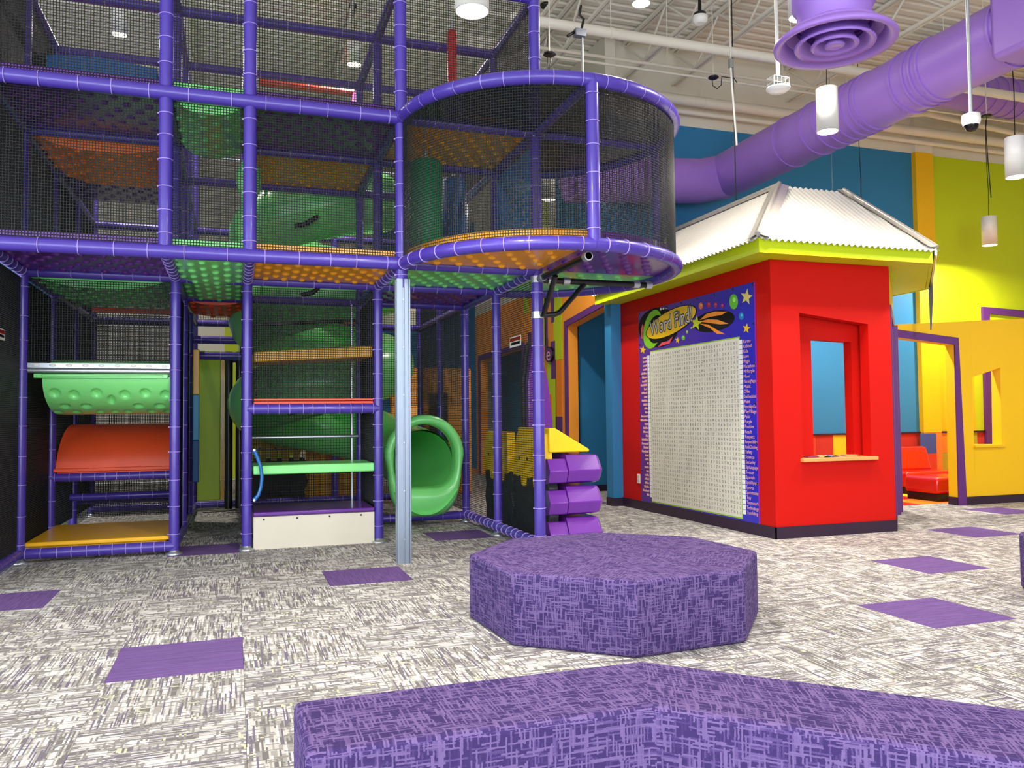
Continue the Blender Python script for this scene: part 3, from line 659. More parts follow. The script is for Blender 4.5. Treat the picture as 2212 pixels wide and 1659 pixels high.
mb = MB(); mb.prism([(8.885, YY, 0), (9.02, YY, 0), (8.968, YY, 2.182), (8.90, YY, 2.09)], (0, -0.02, 0)); mb.prism([(7.80, YY, 2.28), (8.968, YY, 2.182), (8.90, YY, 2.09), (7.80, YY, 2.185)], (0, -0.02, 0)); mb.prism([(7.80, YY, 0), (7.88, YY, 0), (7.88, YY, 2.19), (7.80, YY, 2.19)], (0, -0.02, 0)); struct('trim_4', mb, PURW)
mb = MB(); mb.box((9.03, YY-0.015, 0), (12.6, YY-0.0005, 0.105)); mb.box((8.872, YY-0.001, 0), (8.884, YY+YT, 0.105)); struct('baseboard_partition', mb, BASEB)
mb = MB(); mb.box((9.18, YY-0.035, 0.745), (9.72, YY+YT, 0.772)); struct('trim_5', mb, YELW)

# red lounge seating in the room behind
def lounge(x0, x1, y0, y1, label, back=True):
    t = thing('lounge_chair', label, 'chair', ((x0+x1)/2, (y0+y1)/2, 0), group='red lounge seats in the rear room')
    mb = MB(); mb.box((x0+.03, y0+.03, 0), (x1-.03, y1-.03, 0.10)); mb.build('base', BLACK, t)
    mb = MB(); mb.box((x0, y0, 0.10), (x1, y1, 0.325)); mb.build('seat', REDV, t, bevel=0.05, seg=4)
    if back:
        mb = MB(); mb.prism([(x0+.02, y1-0.30, .30), (x0+.02, y1-0.02, .30), (x0+.02, y1-0.02, .68), (x0+.02, y1-0.19, .68)], (x1-x0-0.06, 0, 0)); mb.build('backrest', REDV, t, bevel=0.06, seg=4)
    return t
lounge(9.45, 10.45, 9.62, 10.34, 'glossy red vinyl lounge chair with rounded back against the checkered wall')
lounge(8.985, 9.75, 8.62, 9.2, 'low red vinyl seat beside the yellow doorway jamb', back=False)

# ------------------------------------------------------------------ carpet-covered ottomans
def uvmesh(name, faces, label, cat, group=None, bevel=0.02, parts=None):
    """faces = list of (points, uvs)"""
    bm = bmesh.new(); uvl = bm.loops.layers.uv.new('UVMap'); cache = {}
    for pts, uvs in faces:
        vs = []
        for p in pts:
            k = tuple(round(c, 4) for c in p)
            if k not in cache: cache[k] = bm.verts.new(p)
            vs.append(cache[k])
        f = bm.faces.new(vs)
        for l, uv in zip(f.loops, uvs): l[uvl].uv = uv
    bmesh.ops.recalc_face_normals(bm, faces=bm.faces)
    eds = [e for e in bm.edges if len(e.link_faces) == 2 and e.calc_face_angle(0) > 0.3]
    r = bmesh.ops.bevel(bm, geom=eds, offset=bevel, segments=3, affect='EDGES', profile=0.5)
    for f in r['faces']: f.smooth = True
    me = bpy.data.meshes.new(name); bm.to_mesh(me); bm.free(); me.materials.append(UPH)
    o = bpy.data.objects.new(name, me); COL.objects.link(o); return o
def side_faces(loop, z0, z1):
    out = []; n = len(loop)
    for i in range(n):
        a, b = loop[i], loop[(i+1) % n]; L_ = math.hypot(b[0]-a[0], b[1]-a[1]); o_ = i*3.7
        out.append(([(a[0], a[1], z0), (b[0], b[1], z0), (b[0], b[1], z1), (a[0], a[1], z1)], [(o_, 0), (o_+L_, 0), (o_+L_, z1-z0), (o_, z1-z0)]))
    return out
def octagon(cx_, cy_, R, rot, label):
    lp = [(cx_+R*math.cos(rot+k*PI/4), cy_+R*math.sin(rot+k*PI/4)) for k in range(8)]; z1 = 0.382
    fs = side_faces(lp, 0.0, z1); ap = R*math.cos(PI/8); sd = 2*R*math.sin(PI/8)
    for k in range(8):
        a, b = lp[k], lp[(k+1) % 8]; o_ = 40+k*5.3
        fs.append(([(a[0], a[1], z1), (b[0], b[1], z1), (cx_, cy_, z1)], [(o_, 0), (o_+sd, 0), (o_+sd/2, ap)]))
    fs.append(([(p[0], p[1], 0.0) for p in reversed(lp)], [p for p in reversed(lp)]))
    t = thing('octagon_ottoman', label, 'ottoman', (cx_, cy_, 0))
    o = uvmesh('carpet_cover', fs, None, None, bevel=0.022); attach(o, t); return t
octagon(2.165, 4.50, 0.872, math.radians(26.6), 'eight-sided purple carpeted ottoman standing between the bench and the play structure')
octagon(5.495, 3.44, 0.872, math.radians(26.6), 'purple carpeted ottoman standing alone on the open carpet beside the purple tiles')
A1, B1, A2, B2 = (0.165, 2.496), (1.298, 2.493), (0.165, 2.085), (1.120, 2.085)
dd = (math.sqrt(.5), -math.sqrt(.5)); C1 = (B1[0]+dd[0]*1.7, B1[1]+dd[1]*1.7); C2 = (C1[0]-0.41*math.sqrt(.5), C1[1]-0.41*math.sqrt(.5)); z1 = 0.382
loop = [A2, B2, C2, C1, B1, A1]
fs = side_faces(loop, 0.0, z1)
fs.append(([(*A2, z1), (*B2, z1), (*B1, z1), (*A1, z1)], [(60, 0), (60.955, 0), (61.13, .41), (60, .41)]))
fs.append(([(*B2, z1), (*C2, z1), (*C1, z1), (*B1, z1)], [(70, 0), (71.6, 0), (71.7, .41), (70, .41)]))
fs.append(([(p[0], p[1], 0) for p in reversed(loop)], [p for p in reversed(loop)]))
bt = thing('angled_bench', 'low purple carpeted bench with two arms bent around the eight-sided ottoman', 'bench', (1.2, 2.2, 0)); attach(uvmesh('carpet_cover', fs, None, None, bevel=0.022), bt)

# ------------------------------------------------------------------ indoor play structure
PS = thing('play_structure', 'tall indoor play structure of purple padded poles, black netting and plastic decks', 'play structure', (0.4, 8.0, 0))
XN = [-1.74, -0.515, 0.11, 1.335, 2.56]; YN = [6.79, 8.0, 9.22, 10.44, 11.66]; Z1, Z2, Z3 = 2.51, 3.757, 5.0
TIES = [0]; tie_cache = {}
def tie_ring(R):
    k = round(R, 4)
    if k not in tie_cache:
        mb = MB(); n = 16; rs = []
        for a in range(n):
            c, s_ = math.cos(2*PI*a/n), math.sin(2*PI*a/n); rs.append([(c*r, s_*r, z) for r, z in ((R-0.004, -0.0028), (R+0.0035, -0.0028), (R+0.0035, 0.0028), (R-0.004, 0.0028))])
        mb.rings(rs, closed=True); mb.box((R, -0.006, -0.005), (R+0.009, 0.006, 0.005)); o = mb.build('tie', TIE); me = o.data; bpy.data.objects.remove(o); tie_cache[k] = me
    return tie_cache[k]
def pole(name, path, R, sp=0.2, indiv=False, skip=(), m=PAD, parent=None, n=14, phase=0.5):
    """padded pole along a polyline; the foam is pinched at every tie"""
    parent = parent or PS
    path = [Vector(p) for p in path]
    seg = [(path[i+1]-path[i]).length for i in range(len(path)-1)]; L_ = sum(seg)
    def at(s_):
        for i, l in enumerate(seg):
            if s_ <= l or i == len(seg)-1: return path[i].lerp(path[i+1], min(1, s_/l)), (path[i+1]-path[i]).normalized()
            s_ -= l
    nt_ = max(1, round(L_/sp)) if sp else 0; ties = [(k+phase)*L_/nt_ + random.uniform(-.02, .02) for k in range(nt_)]
    ss = [0.0]
    for t in ties: ss += [t-0.03, t, t+0.03]
    if len(path) > 2: ss += [k*L_/40 for k in range(1, 40)]
    ss = sorted(x for x in set(ss) if 0 <= x <= L_) + [L_]
    pts, rad = [], []
    for s_ in ss:
        p, t = at(s_); pts.append(p); dmin = min([abs(s_-t_) for t_ in ties] or [1]); rad.append(R*(0.955 if dmin < 0.006 else (0.985 if dmin < 0.032 else 1.0)))
    mb = MB(); mb.tube(pts, rad, n); o = mb.build(name, m, parent)
    tb_ = MB()
    for t in ties:
        p, d = at(t); q = d.to_track_quat('Z', 'Y')
        if indiv and TIES[0] < 296:
            c = bpy.data.objects.new('tie', tie_ring(R)); COL.objects.link(c); c.parent = o; c.location = p; c.rotation_mode = 'QUATERNION'; c.rotation_quaternion = q; TIES[0] += 1
        else:
            mm = q.to_matrix(); k = []
            for z in (-0.0028, 0.0028): k.append([p+mm @ Vector((math.cos(2*PI*a/10)*(R+0.003), math.sin(2*PI*a/10)*(R+0.003), z)) for a in range(10)])
            tb_.rings(k, cap=False)
    if tb_.v: tag(tb_.build('tie_bands', TIE, o, fixn=False), kind='stuff')
    return o
def foot(x, y, o):
    mb = MB(); mb.lathe((x, y, 0), [(0.075, 0.0), (0.075, 0.012), (0.045, 0.02), (0.04, 0.05)], 16); mb.build('foot_plate', STEEL, o)
RU, RL = 0.052, 0.045
# posts
for x in (XN[1], XN[2]): pole('post', [(x, YN[0], Z1+0.03), (x, YN[0], 5.05)], RU, 0.2, True)
for x in (XN[0],): pole('post', [(x, YN[0], 0.04), (x, YN[0], 5.05)], RU, 0.25)
o = pole('post', [(XN[3], YN[0], 2.30), (XN[3], YN[0], 5.05)], RU, 0.2, True)
o = pole('post', [(XN[4], YN[0], 0.04), (XN[4], YN[0], 5.05)], RU, 0.235, True); foot(XN[4], YN[0], o)
for x in XN:
    o = pole('post', [(x, YN[1], 0.04), (x, YN[1], Z1)], RL, 0.24, True); foot(x, YN[1], o)
    pole('post', [(x, YN[1], Z1), (x, YN[1], 5.05)], RL, 0.25)
for x in XN:
    o = pole('post', [(x, YN[2], 0.04), (x, YN[2], 5.05)], RL, 0.25, indiv=x in (XN[4], XN[0])); foot(x, YN[2], o)
for x, y in [(XN[0], YN[3]), (XN[1], YN[3]), (XN[4], YN[3])]+[(x, YN[4]) for x in XN]:
    o = pole('post', [(x, y, 0.04), (x, y, 5.05)], RL, 0.3); foot(x, y, o)
# horizontal beams
for z in (Z1, Z2):
    for a, b in ((0, 1), (1, 2), (2, 3)): pole('beam', [(XN[a], YN[0]-0.02, z), (XN[b], YN[0]-0.02, z)], RU+0.004, 0.255, True)
    pole('beam', [(XN[3], YN[0], z), (XN[4], YN[0], z)], RU-0.004, 0.2, True)
for a in range(4): pole('beam', [(XN[a], YN[0], Z3), (XN[a+1], YN[0], Z3)], RU, 0.25)
for z in (Z1, Z2, Z3):
    for j in (1, 2, 4):
        for a in range(4): pole('beam', [(XN[a], YN[j], z), (XN[a+1], YN[j], z)], RL, 0.24, indiv=(z == Z1 and j == 1))
    for i, x in enumerate(XN):
        for j in range(4):
            if j > 1 and i in (2, 3): continue
            pole('beam', [(x, YN[j], z), (x, YN[j+1], z)], RL, 0.15 if j == 0 else 0.24, indiv=(z == Z1 and j == 0))
# base rails
pole('base_rail', [(XN[0], YN[1], 0.075), (XN[1], YN[1], 0.075)], 0.048, 0.115, True)
pole('base_rail', [(XN[0], YN[0], 0.075), (XN[0], YN[1], 0.075)], 0.048, 0.13)
for j in (0, 1): pole('base_rail', [(XN[4], YN[j], 0.085), (XN[4], YN[j+1], 0.085)], 0.046, 0.15, True)
for x in (XN[1], XN[2]):
    for j in range(1, 4): pole('base_rail', [(x, YN[j], 0.075), (x, YN[j+1], 0.075)], 0.046, 0.2)
for a in (0, 1, 2, 3): pole('base_rail', [(XN[a], YN[4], 0.085), (XN[a+1], YN[4], 0.085)], 0.046, 0.2)
pole('base_rail', [(XN[3], YN[2], 0.075), (XN[4], YN[2], 0.075)], 0.046, 0.2); pole('base_rail', [(XN[0], YN[2], 0.075), (XN[1], YN[2], 0.075)], 0.046, 0.2)
pole('cross_bar', [(XN[0], YN[2], 0.645), (XN[1], YN[2], 0.645)], 0.045, 0.115); pole('cross_bar', [(XN[2], YN[1], 1.305), (XN[3], YN[1], 1.305)], 0.05, 0.115, True)
pole('cross_bar', [(XN[1], YN[3], 1.98), (XN[2]+0.05, YN[3], 1.98)], 0.05, 0.2); pole('cross_bar', [(XN[1], YN[3]+.3, 2.2), (XN[2]+0.05, YN[3]+.3, 2.2)], 0.05, 0.2); pole('cross_bar', [(XN[1], YN[4], 2.05), (XN[2], YN[4], 2.05)], 0.07, 0.2)
# round bay: three quarters of a ring about the corner post
CX, CY, CR = XN[4], YN[0], XN[4]-XN[3]
arc = lambda r, a0, a1, z, n=36: [Vector((CX+r*math.cos(a0+(a1-a0)*k/n), CY+r*math.sin(a0+(a1-a0)*k/n), z)) for k in range(n+1)]
for z in (Z1-0.01, Z2):
    for a0, a1 in ((PI, 1.5*PI), (1.5*PI, 2*PI), (2*PI, 2.5*PI)): pole('ring_beam', arc(CR, a0, a1, z), RU+0.002, 0.20, indiv=(a0 < 1.9*PI), n=14)
pole('post', [(CX, CY-CR, Z1), (CX, CY-CR, Z2)], RU, 0.21, True)
pole('post', [(CX+CR, CY, Z1), (CX+CR, CY, Z2)], RL, 0.25)
pole('beam', [(CX, CY, Z2), (CX, CY-CR, Z2)], RU-0.006, 0.11, True); pole('beam', [(CX, CY, Z2), (CX+CR, CY, Z2)], RU-0.006, 0.17, True)
# decks
def bump(mb, c, ax, ay, hgt, ang):
    c = Vector(c); ux, uy = Vector((math.cos(ang), math.sin(ang), 0)), Vector((-math.sin(ang), math.cos(ang), 0)); rs = []
    for f, h in ((1.0, 0.0), (0.8, 0.62), (0.42, 0.93)): rs.append([c+ux*(ax*f*math.cos(k*PI/4))+uy*(ay*f*math.sin(k*PI/4))-Vector((0, 0, hgt*h)) for k in range(8)])
    mb.rings(rs, cap=False); mb.add(rs[-1]+[c-Vector((0, 0, hgt))], [(k, (k+1) % 8, 8) for k in range(8)], True)
def deck(x0, x1, y0, y1, z, m, sag=0.0, lip=0.115, ins=0.035, name='deck_panel', inside=None, poly=None, pitch=0.145):
    mb = MB(); x0 += ins; x1 -= ins; y0 += ins; y1 -= ins; zt = z+lip
    if poly: mb.prism([(p[0], p[1], z+0.015) for p in poly], (0, 0, lip-0.015))
    elif sag:
        n = 14; pr = [(-1+2*k/n) for k in range(n+1)]; zz = lambda u: z-sag*(1-abs(u)**3.0)
        lo = [((x0+x1)/2+u*(x1-x0)/2, zz(u)) for u in pr]
        mb.prism([(x, y0, q) for x, q in lo]+[(x1, y0, zt), (x0, y0, zt)], (0, y1-y0, 0))
    else: mb.box((x0, y0, z+0.015), (x1, y1, zt))
    cx_, cy_ = (x0+x1)/2, (y0+y1)/2
    nx, ny = int((x1-x0)/pitch), int((y1-y0)/(0.16 if inside else 0.135))
    for i in range(nx):
        for j in range(ny):
            bx = x0+(i+.5+(0.25 if j % 2 else -0.25))*(x1-x0)/nx; by = y0+(j+.5)*(y1-y0)/ny
            if inside and not inside(bx, by): continue
            ang = math.atan2(by-cy_, bx-cx_) if not inside else math.atan2(by-CY, bx-CX)
            u = (bx-cx_)/((x1-x0)/2); zb_ = (z-sag*(1-abs(u)**3.0)) if sag else z+0.015
            bump(mb, (bx, by, zb_+0.002), 0.040, 0.033, 0.022, ang)
    return mb.build(name, m, PS)
for z, mats in ((Z1, (PURD, GRN, ORG, GRN)), (Z2, (PURD, DGRN, PURD, ORG))):
    for a in range(4): deck(XN[a], XN[a+1], YN[0], YN[1], z, mats[a], sag=(0.05 if z == Z1 else 0.12) if a == 1 else 0.0)
deck(XN[0], XN[1], YN[1], YN[2], Z1, DGRN, sag=0.12); deck(XN[1], XN[2], YN[1], YN[2], Z1, DGRN, sag=0.03); deck(XN[3], XN[4], YN[1], YN[2], Z1, PURD)
deck(XN[1], XN[2], YN[2], YN[3]-.1, Z1-0.02, REDO, sag=0.05); deck(XN[0], XN[1], YN[1], YN[2], Z2, mat('tangerine_plastic', (250, 118, 40), 0.4), sag=0.13); deck(XN[2], XN[3], YN[1], YN[2], Z2, ORG); deck(XN[0], XN[1], YN[2], YN[3], Z1, DGRN); deck(XN[0], XN[1], YN[2], YN[3], Z2, PURD)
def qdeck(a0, z, m):
    pl = [(CX, CY)]+[(CX+(CR-0.03)*math.cos(a0+k*PI/2/20), CY+(CR-0.03)*math.sin(a0+k*PI/2/20)) for k in range(21)]
    sx, sy = (1 if math.cos(a0+PI/4) > 0 else -1), (1 if math.sin(a0+PI/4) > 0 else -1)
    ins = lambda x, y: math.hypot(x-CX, y-CY) < CR-0.11 and (x-CX)*sx > 0.07 and (y-CY)*sy > 0.07
    deck(min(CX, CX+sx*CR), max(CX, CX+sx*CR), min(CY, CY+sy*CR), max(CY, CY+sy*CR), z, m, inside=ins, poly=pl, pitch=0.17, name='round_deck_panel')
qdeck(PI, Z1-0.01, ORG); qdeck(1.5*PI, Z1-0.01, PUR); qdeck(0, Z1-0.01, GRN)
# nets
def net(o, u, v, name='safety_net', pitch=0.021, t=0.0062, t2=None, p2=None):
    o, u, v = Vector(o), Vector(u), Vector(v); mb = MB(); nrm = u.cross(v).normalized()
    for d, e, t, pitch in ((u, v, t2 or t, p2 or pitch), (v, u, t, pitch)):
        n = max(2, int(d.length/pitch)); w_ = d.normalized()*t/2; k_ = nrm*t/2
        for k in range(n+1):
            p = o+d*(k/n); q = p+e
            mb.add([p-w_, p-k_, p+w_, p+k_, q-w_, q-k_, q+w_, q+k_], [(0,1,5,4),(1,2,6,5),(2,3,7,6),(3,0,4,7)], True)
    return mb.build(name, NET, PS, fixn=False)
g = 0.05
for z in (Z1, Z2):
    hz = (Z2 if z == Z1 else Z3)-z-0.10
    for a in (0, 1, 2): net((XN[a]+g, YN[0]+0.03, z+0.05), (XN[a+1]-XN[a]-2*g, 0, 0), (0, 0, hz))
    net((XN[0], YN[0]+g, z+0.05), (0, YN[1]-YN[0]-2*g, 0), (0, 0, hz)); net((XN[0], YN[1]+g, z+0.05), (0, YN[2]-YN[1]-2*g, 0), (0, 0, hz))
net((XN[3]+g, YN[0]+0.03, Z2+.05), (XN[4]-XN[3]-2*g, 0, 0), (0, 0, Z3-Z2-.1)); net((XN[4], YN[0]+g, Z2+.05), (0, YN[1]-YN[0]-2*g, 0), (0, 0, Z3-Z2-.1)); net((XN[4], YN[1]+g, Z2+.05), (0, YN[2]-YN[1]-2*g, 0), (0, 0, Z3-Z2-.1))
for j in (0, 1): net((XN[4]+0.02, YN[j]+g, 0.14), (0, YN[j+1]-YN[j]-2*g, 0), (0, 0, Z1-0.2), t=0.0058, t2=0.0022, p2=0.03)
net((XN[0]-0.01, YN[0]+g, 0.12), (0, YN[1]-YN[0]-2*g, 0), (0, 0, Z1-0.18), pitch=0.016, t=0.0075)
net((XN[0]-0.01, YN[1]+g, 0.12), (0, YN[2]-YN[1]-2*g, 0), (0, 0, Z1-0.18), pitch=0.016, t=0.0075)
net((XN[0]+g, YN[1]+0.01, 1.73), (XN[1]-XN[0]-2*g, 0, 0), (0, 0, Z1-1.79)); net((XN[0]+g, YN[3]-.06, 0.12), (XN[1]-XN[0]-2*g, 0, 0), (0, 0, Z1-0.2), pitch=0.018, t=0.0065)
net((XN[1], YN[1]+g, 0.12), (0, YN[2]-YN[1]-2*g, 0), (0, 0, Z1-0.2)); net((XN[1], YN[2]+g, 0.12), (0, YN[3]-YN[2]-2*g, 0), (0, 0, Z1-0.2)); net((XN[2], YN[1]+g, 0.12), (0, YN[2]-YN[1]-2*g, 0), (0, 0, Z1-0.2)); net((XN[2], YN[2]+g, 0.12), (0, YN[3]-YN[2]-2*g, 0), (0, 0, Z1-0.2))
net((XN[2]+g, YN[1]+0.02, 1.36), (XN[3]-XN[2]-2*g, 0, 0), (0, 0, Z1-1.42)); net((XN[3], YN[1]+g, 0.12), (0, YN[2]-YN[1]-2*g, 0), (0, 0, Z1-0.2), pitch=0.018, t=0.006)
net((XN[2]+g, YN[2], 0.12), (XN[3]-XN[2]-2*g, 0, 0), (0, 0, Z1-0.2), pitch=0.03, t=0.005); net((XN[3]+g, YN[2]+.05, 1.35), (XN[4]-XN[3]-2*g, 0, 0), (0, 0, Z1-1.42), pitch=0.026, t=0.005)
for z in (0.12, Z1+.05, Z2+.05):
    for a in range(4):
        if z < 1 and a == 1: continue
        net((XN[a]+g, YN[4], z), (XN[a+1]-XN[a]-2*g, 0, 0), (0, 0, (Z1-.2 if z < 1 else 1.14)), pitch=0.03, t=0.006)
for j in (2, 3): net((XN[0], YN[j]+g, 0.12), (0, YN[j+1]-YN[j]-2*g, 0), (0, 0, Z3-.2), pitch=0.024, t=0.008); net((XN[4], YN[j]+g, 0.12), (0, YN[j+1]-YN[j]-2*g, 0), (0, 0, Z3-.2), pitch=0.03, t=0.006)
net((XN[3]+g, YN[1], Z1+.05), (XN[4]-XN[3]-2*g, 0, 0), (0, 0, Z2-Z1-.1), pitch=0.03, t=0.005)
# curved net of the round bay and the net lid above it
mb = MB(); t = 0.0060; r_ = CR-0.005; n = int(1.5*PI*r_/0.021)
for k in range(n+1):
    a = PI+1.5*PI*k/n; d = Vector((math.cos(a), math.sin(a), 0)); e = Vector((-d.y, d.x, 0)); p = Vector((CX, CY, Z1+0.05))+d*r_; q = p+Vector((0, 0, Z2-Z1-0.1))
    mb.add([p-e*t/2, p-d*t/2, p+e*t/2, p+d*t/2, q-e*t/2, q-d*t/2, q+e*t/2, q+d*t/2], [(0,1,5,4),(1,2,6,5),(2,3,7,6),(3,0,4,7)], True)
m_ = int((Z2-Z1-0.1)/0.021)
for k in range(m_+1):
    z = Z1+0.05+(Z2-Z1-0.1)*k/m_; rs = []
    for s_ in range(61):
        a = PI+1.5*PI*s_/60; d = Vector((math.cos(a), math.sin(a), 0)); p = Vector((CX, CY, z))+d*r_; rs.append([p-d*t/2, p-Vector((0, 0, t/2)), p+d*t/2, p+Vector((0, 0, t/2))])
    mb.rings(rs, cap=False)
mb.build('curved_net', NET, PS, fixn=False)
mb = MB(); pl = [Vector((CX, CY, Z2-0.005))]+arc(CR-0.02, PI, 2.5*PI, Z2-0.005, 60); mb.add(pl, [(0, k, k+1) for k in range(1, len(pl)-1)]); mb.add([p+Vector((0, 0, .004)) for p in pl], [(0, k, k+1) for k in range(1, len(pl)-1)])
LID = bpy.data.materials.new('net_lid'); LID.use_nodes = True; N, L = nt(LID); b_ = N['Principled BSDF']; b_.inputs['Base Color'].default_value = srgb(16, 20, 22); b_.inputs['Roughness'].default_value = 0.35
g_ = N.new('ShaderNodeNewGeometry'); vm = N.new('ShaderNodeVectorMath'); vm.operation = 'SCALE'; vm.inputs[3].default_value = 1/0.021; L.new(g_.outputs['Position'], vm.inputs[0]); fr = N.new('ShaderNodeVectorMath'); fr.operation = 'FRACTION'; L.new(vm.outputs[0], fr.inputs[0]); sp_ = N.new('ShaderNodeSeparateXYZ'); L.new(fr.outputs[0], sp_.inputs[0])
def lt(s): n = N.new('ShaderNodeMath'); n.operation = 'LESS_THAN'; n.inputs[1].default_value = 0.42; L.new(s, n.inputs[0]); return n.outputs[0]
mxn = N.new('ShaderNodeMath'); mxn.operation = 'MAXIMUM'; L.new(lt(sp_.outputs[0]), mxn.inputs[0]); L.new(lt(sp_.outputs[1]), mxn.inputs[1]); L.new(mxn.outputs[0], b_.inputs['Alpha'])
mb.build('net_lid', LID, PS)
# steel bracket under the round bay
br = MB(); br.tube([(CX, CY-0.06, 2.43), (CX, CY-CR+0.10, 2.43)], 0.028, 12); bo = br.build('bracket_arm', BLACK, PS)
br = MB(); br.tube([(CX+0.06, CY, 2.43), (CX+CR-0.10, CY, 2.43)], 0.028, 12); bo2 = br.build('bracket_arm', BLACK, PS)
br = MB(); br.tube([(CX+0.02, CY-0.03, 2.11), (CX+0.02, CY-0.10, 2.115), (CX+0.015, CY-0.40, 2.40)], 0.024, 12); br.build('bracket_brace', BLACK, PS)
br = MB(); br.tube([(CX+0.03, CY-0.02, 2.11), (CX+0.15, CY-0.03, 2.12), (CX+0.20, CY-0.03, 2.14), (CX+0.46, CY, 2.41)], 0.024, 12); br.build('bracket_brace', BLACK, PS)
def clamp(c, ax, r=0.036, L_=0.06):
    c, ax = Vector(c), Vector(ax); mb = MB(); mb.tube([c-ax*L_/2, c+ax*L_/2], r, 14); mb.build('clamp', STEEL, PS)
for c, ax in (((CX, CY-0.13, 2.43), (0,1,0)), ((CX, CY-CR+0.13, 2.43), (0,1,0)), ((CX+0.13, CY, 2.43), (1,0,0)), ((CX+0.28, CY, 2.43), (1,0,0)), ((CX+CR-0.24, CY, 2.43), (1,0,0)), ((CX+CR-0.11, CY, 2.43), (1,0,0)), ((CX, CY, 2.11), (0,0,1)), ((CX, CY, 2.43), (0,0,1))): clamp(c, ax, 0.036 if ax != (0,0,1) else 0.06)
# bolts under the beams of the round bay
bl = MB(); bl.lathe((0, 0, 0), [(0.012, -0.02), (0.012, 0.0), (0.02, 0.0), (0.02, 0.012), (0.008, 0.02)], 8); b0 = bl.build('bolt', STEEL, PS); first = True
for p in [(XN[3]+0.25+k*0.33, YN[0]-0.01, Z2+RU+0.005) for k in range(3)]+[(CX, CY-0.25-k*0.3, Z2+RU) for k in range(3)]+[(CX+0.25+k*0.33, CY, Z2+RU) for k in range(3)]+[(XN[3]+0.3, YN[0]+0.06, Z1-0.02), (XN[3]+0.8, YN[0]+0.06, Z1-0.02)]:
    o = b0 if first else link_copy(b0, PS); first = False; o.location = Vector(p)-Vector(PS['_w'])
# aluminium cover of the front corner post
mb = MB(); cx_, cy_ = XN[3]+0.005, YN[0]; hw = 0.058; pr = []
for s_, (dx, dy) in enumerate(((1, 0), (0, 1), (-1, 0), (0, -1))):
    sx, sy = {0: (-1, -1), 1: (1, -1), 2: (1, 1), 3: (-1, 1)}[s_]
    for t_, dpt in ((0.06, 0), (0.42, 0), (0.44, 0.008), (0.54, 0.008), (0.56, 0), (0.78, 0), (0.80, 0.012), (0.86, 0.012), (0.88, 0), (0.97, 0)):
        bx, by = sx*hw+dx*2*hw*t_, sy*hw+dy*2*hw*t_; pr.append((cx_+bx-dy*dpt*1.0, cy_+by+dx*dpt*1.0))
mb.prism([(x, y, 0.0) for x, y in pr], (0, 0, 2.375)); cov = mb.build('column_cover', ALU, PS)
bl = MB(); bl.rings([[(0.006*math.cos(a), -0.004*k, 0.006*math.sin(a)) for a in [q*PI/4 for q in range(8)]] for k in (0, 1)]); s0 = bl.build('screw', STEEL, cov)
for k in range(6):
    o = s0 if k == 0 else link_copy(s0, cov); o.location = (cx_-0.002, cy_-hw+0.006, 0.2+k*0.4)
# left bay: yellow floor deck, red-orange hood, hanging green trough with steel rail
mb = MB(); mb.box((XN[0]+.03, YN[1]+0.03, 0.125), (XN[1]-.04, YN[2]+0.1, 0.165)); mb.box((XN[0]+.06, YN[1]+0.06, 0.10), (XN[1]-.07, YN[2], 0.126)); mb.build('floor_deck', YEL, PS, bevel=0.012)
rows = []
for k in range(13):
    a = k/12; rows.append([(XN[0]+0.04+0.05*a+(XN[1]-XN[0]-0.10)*u, YN[2]+0.02+0.60*(1-math.cos(a*PI/2)), 0.735+0.44*math.sin(a*PI/2)) for u in (0, .33, .66, 1)])
mb = MB(); mb.quadgrid(rows); mb.quadgrid([[(p[0], p[1]+0.01, p[2]-0.03) for p in r] for r in rows]); hood = mb.build('hood_panel', REDO, PS)
mb = MB(); mb.box((XN[0]+.02, YN[2]-0.03, 0.70), (XN[1]-.02, YN[2]+0.04, 0.735)); mb.box((XN[0]+.06, YN[2]-0.01, 0.675), (XN[1]-.06, YN[2]+0.04, 0.70)); mb.build('panel_lip', REDO, hood, bevel=0.006)
PITS = [(x+0.14, 0.45+0.05*(k % 2), 0.045, 0.05) for k, x in enumerate((0.10, 0.25, 0.43, 0.66, 0.83, 1.0))]+[(0.685, 0.66, 0.03, 0.055)]+[(x+0.14, 0.90, 0.042, 0.036) for x in (0.16, 0.33, 0.76, 0.94)]+[(x+0.14, 1.2, 0.036, 0.04) for x in (0.08, 0.23, 0.43, 0.55, 0.66, 0.86, 1.0)]
mb = MB(); rows = []
for k in range(61):
    a = k/60*PI/2*1.35; row = []
    for q in range(101):
        u = q/100; x = XN[0]+0.15+0.05*(1-math.cos(a))+(XN[1]-XN[0]-0.19-0.05*(1-math.cos(a)))*u
        p = Vector((x, YN[1]+0.03+0.5*(1-math.cos(a)), 1.60-0.33*math.sin(a))); nn = Vector((0, math.cos(a)*0.33, math.sin(a)*0.5)).normalized()
        d = max(0.0, max((1-((x-XN[0]-cx_)/rx)**2-((a-ca)*0.40/rz)**2) for cx_, ca, rx, rz in PITS)); row.append(p+nn*(0.030*min(1, d*2.0)))
    rows.append(row)
mb.quadgrid(rows); mb.quadgrid([[Vector((XN[0]+0.15+(XN[1]-XN[0]-0.19)*u, YN[1]+0.06+0.5*(1-math.cos(k/12*2.1)), 1.63-0.30*math.sin(k/12*2.1))) for u in (0, .5, 1)] for k in range(13)])
tr_ = mb.build('hanging_trough', GRN, PS)
mb = MB(); mb.box((XN[0]+.09, YN[1]-0.005, 1.585), (XN[1]-.06, YN[1]+0.04, 1.625)); mb.box((XN[0]+.15, YN[1]-0.012, 1.597), (XN[1]-.10, YN[1], 1.618)); mb.build('trough_rim', GRN, tr_, bevel=0.006)
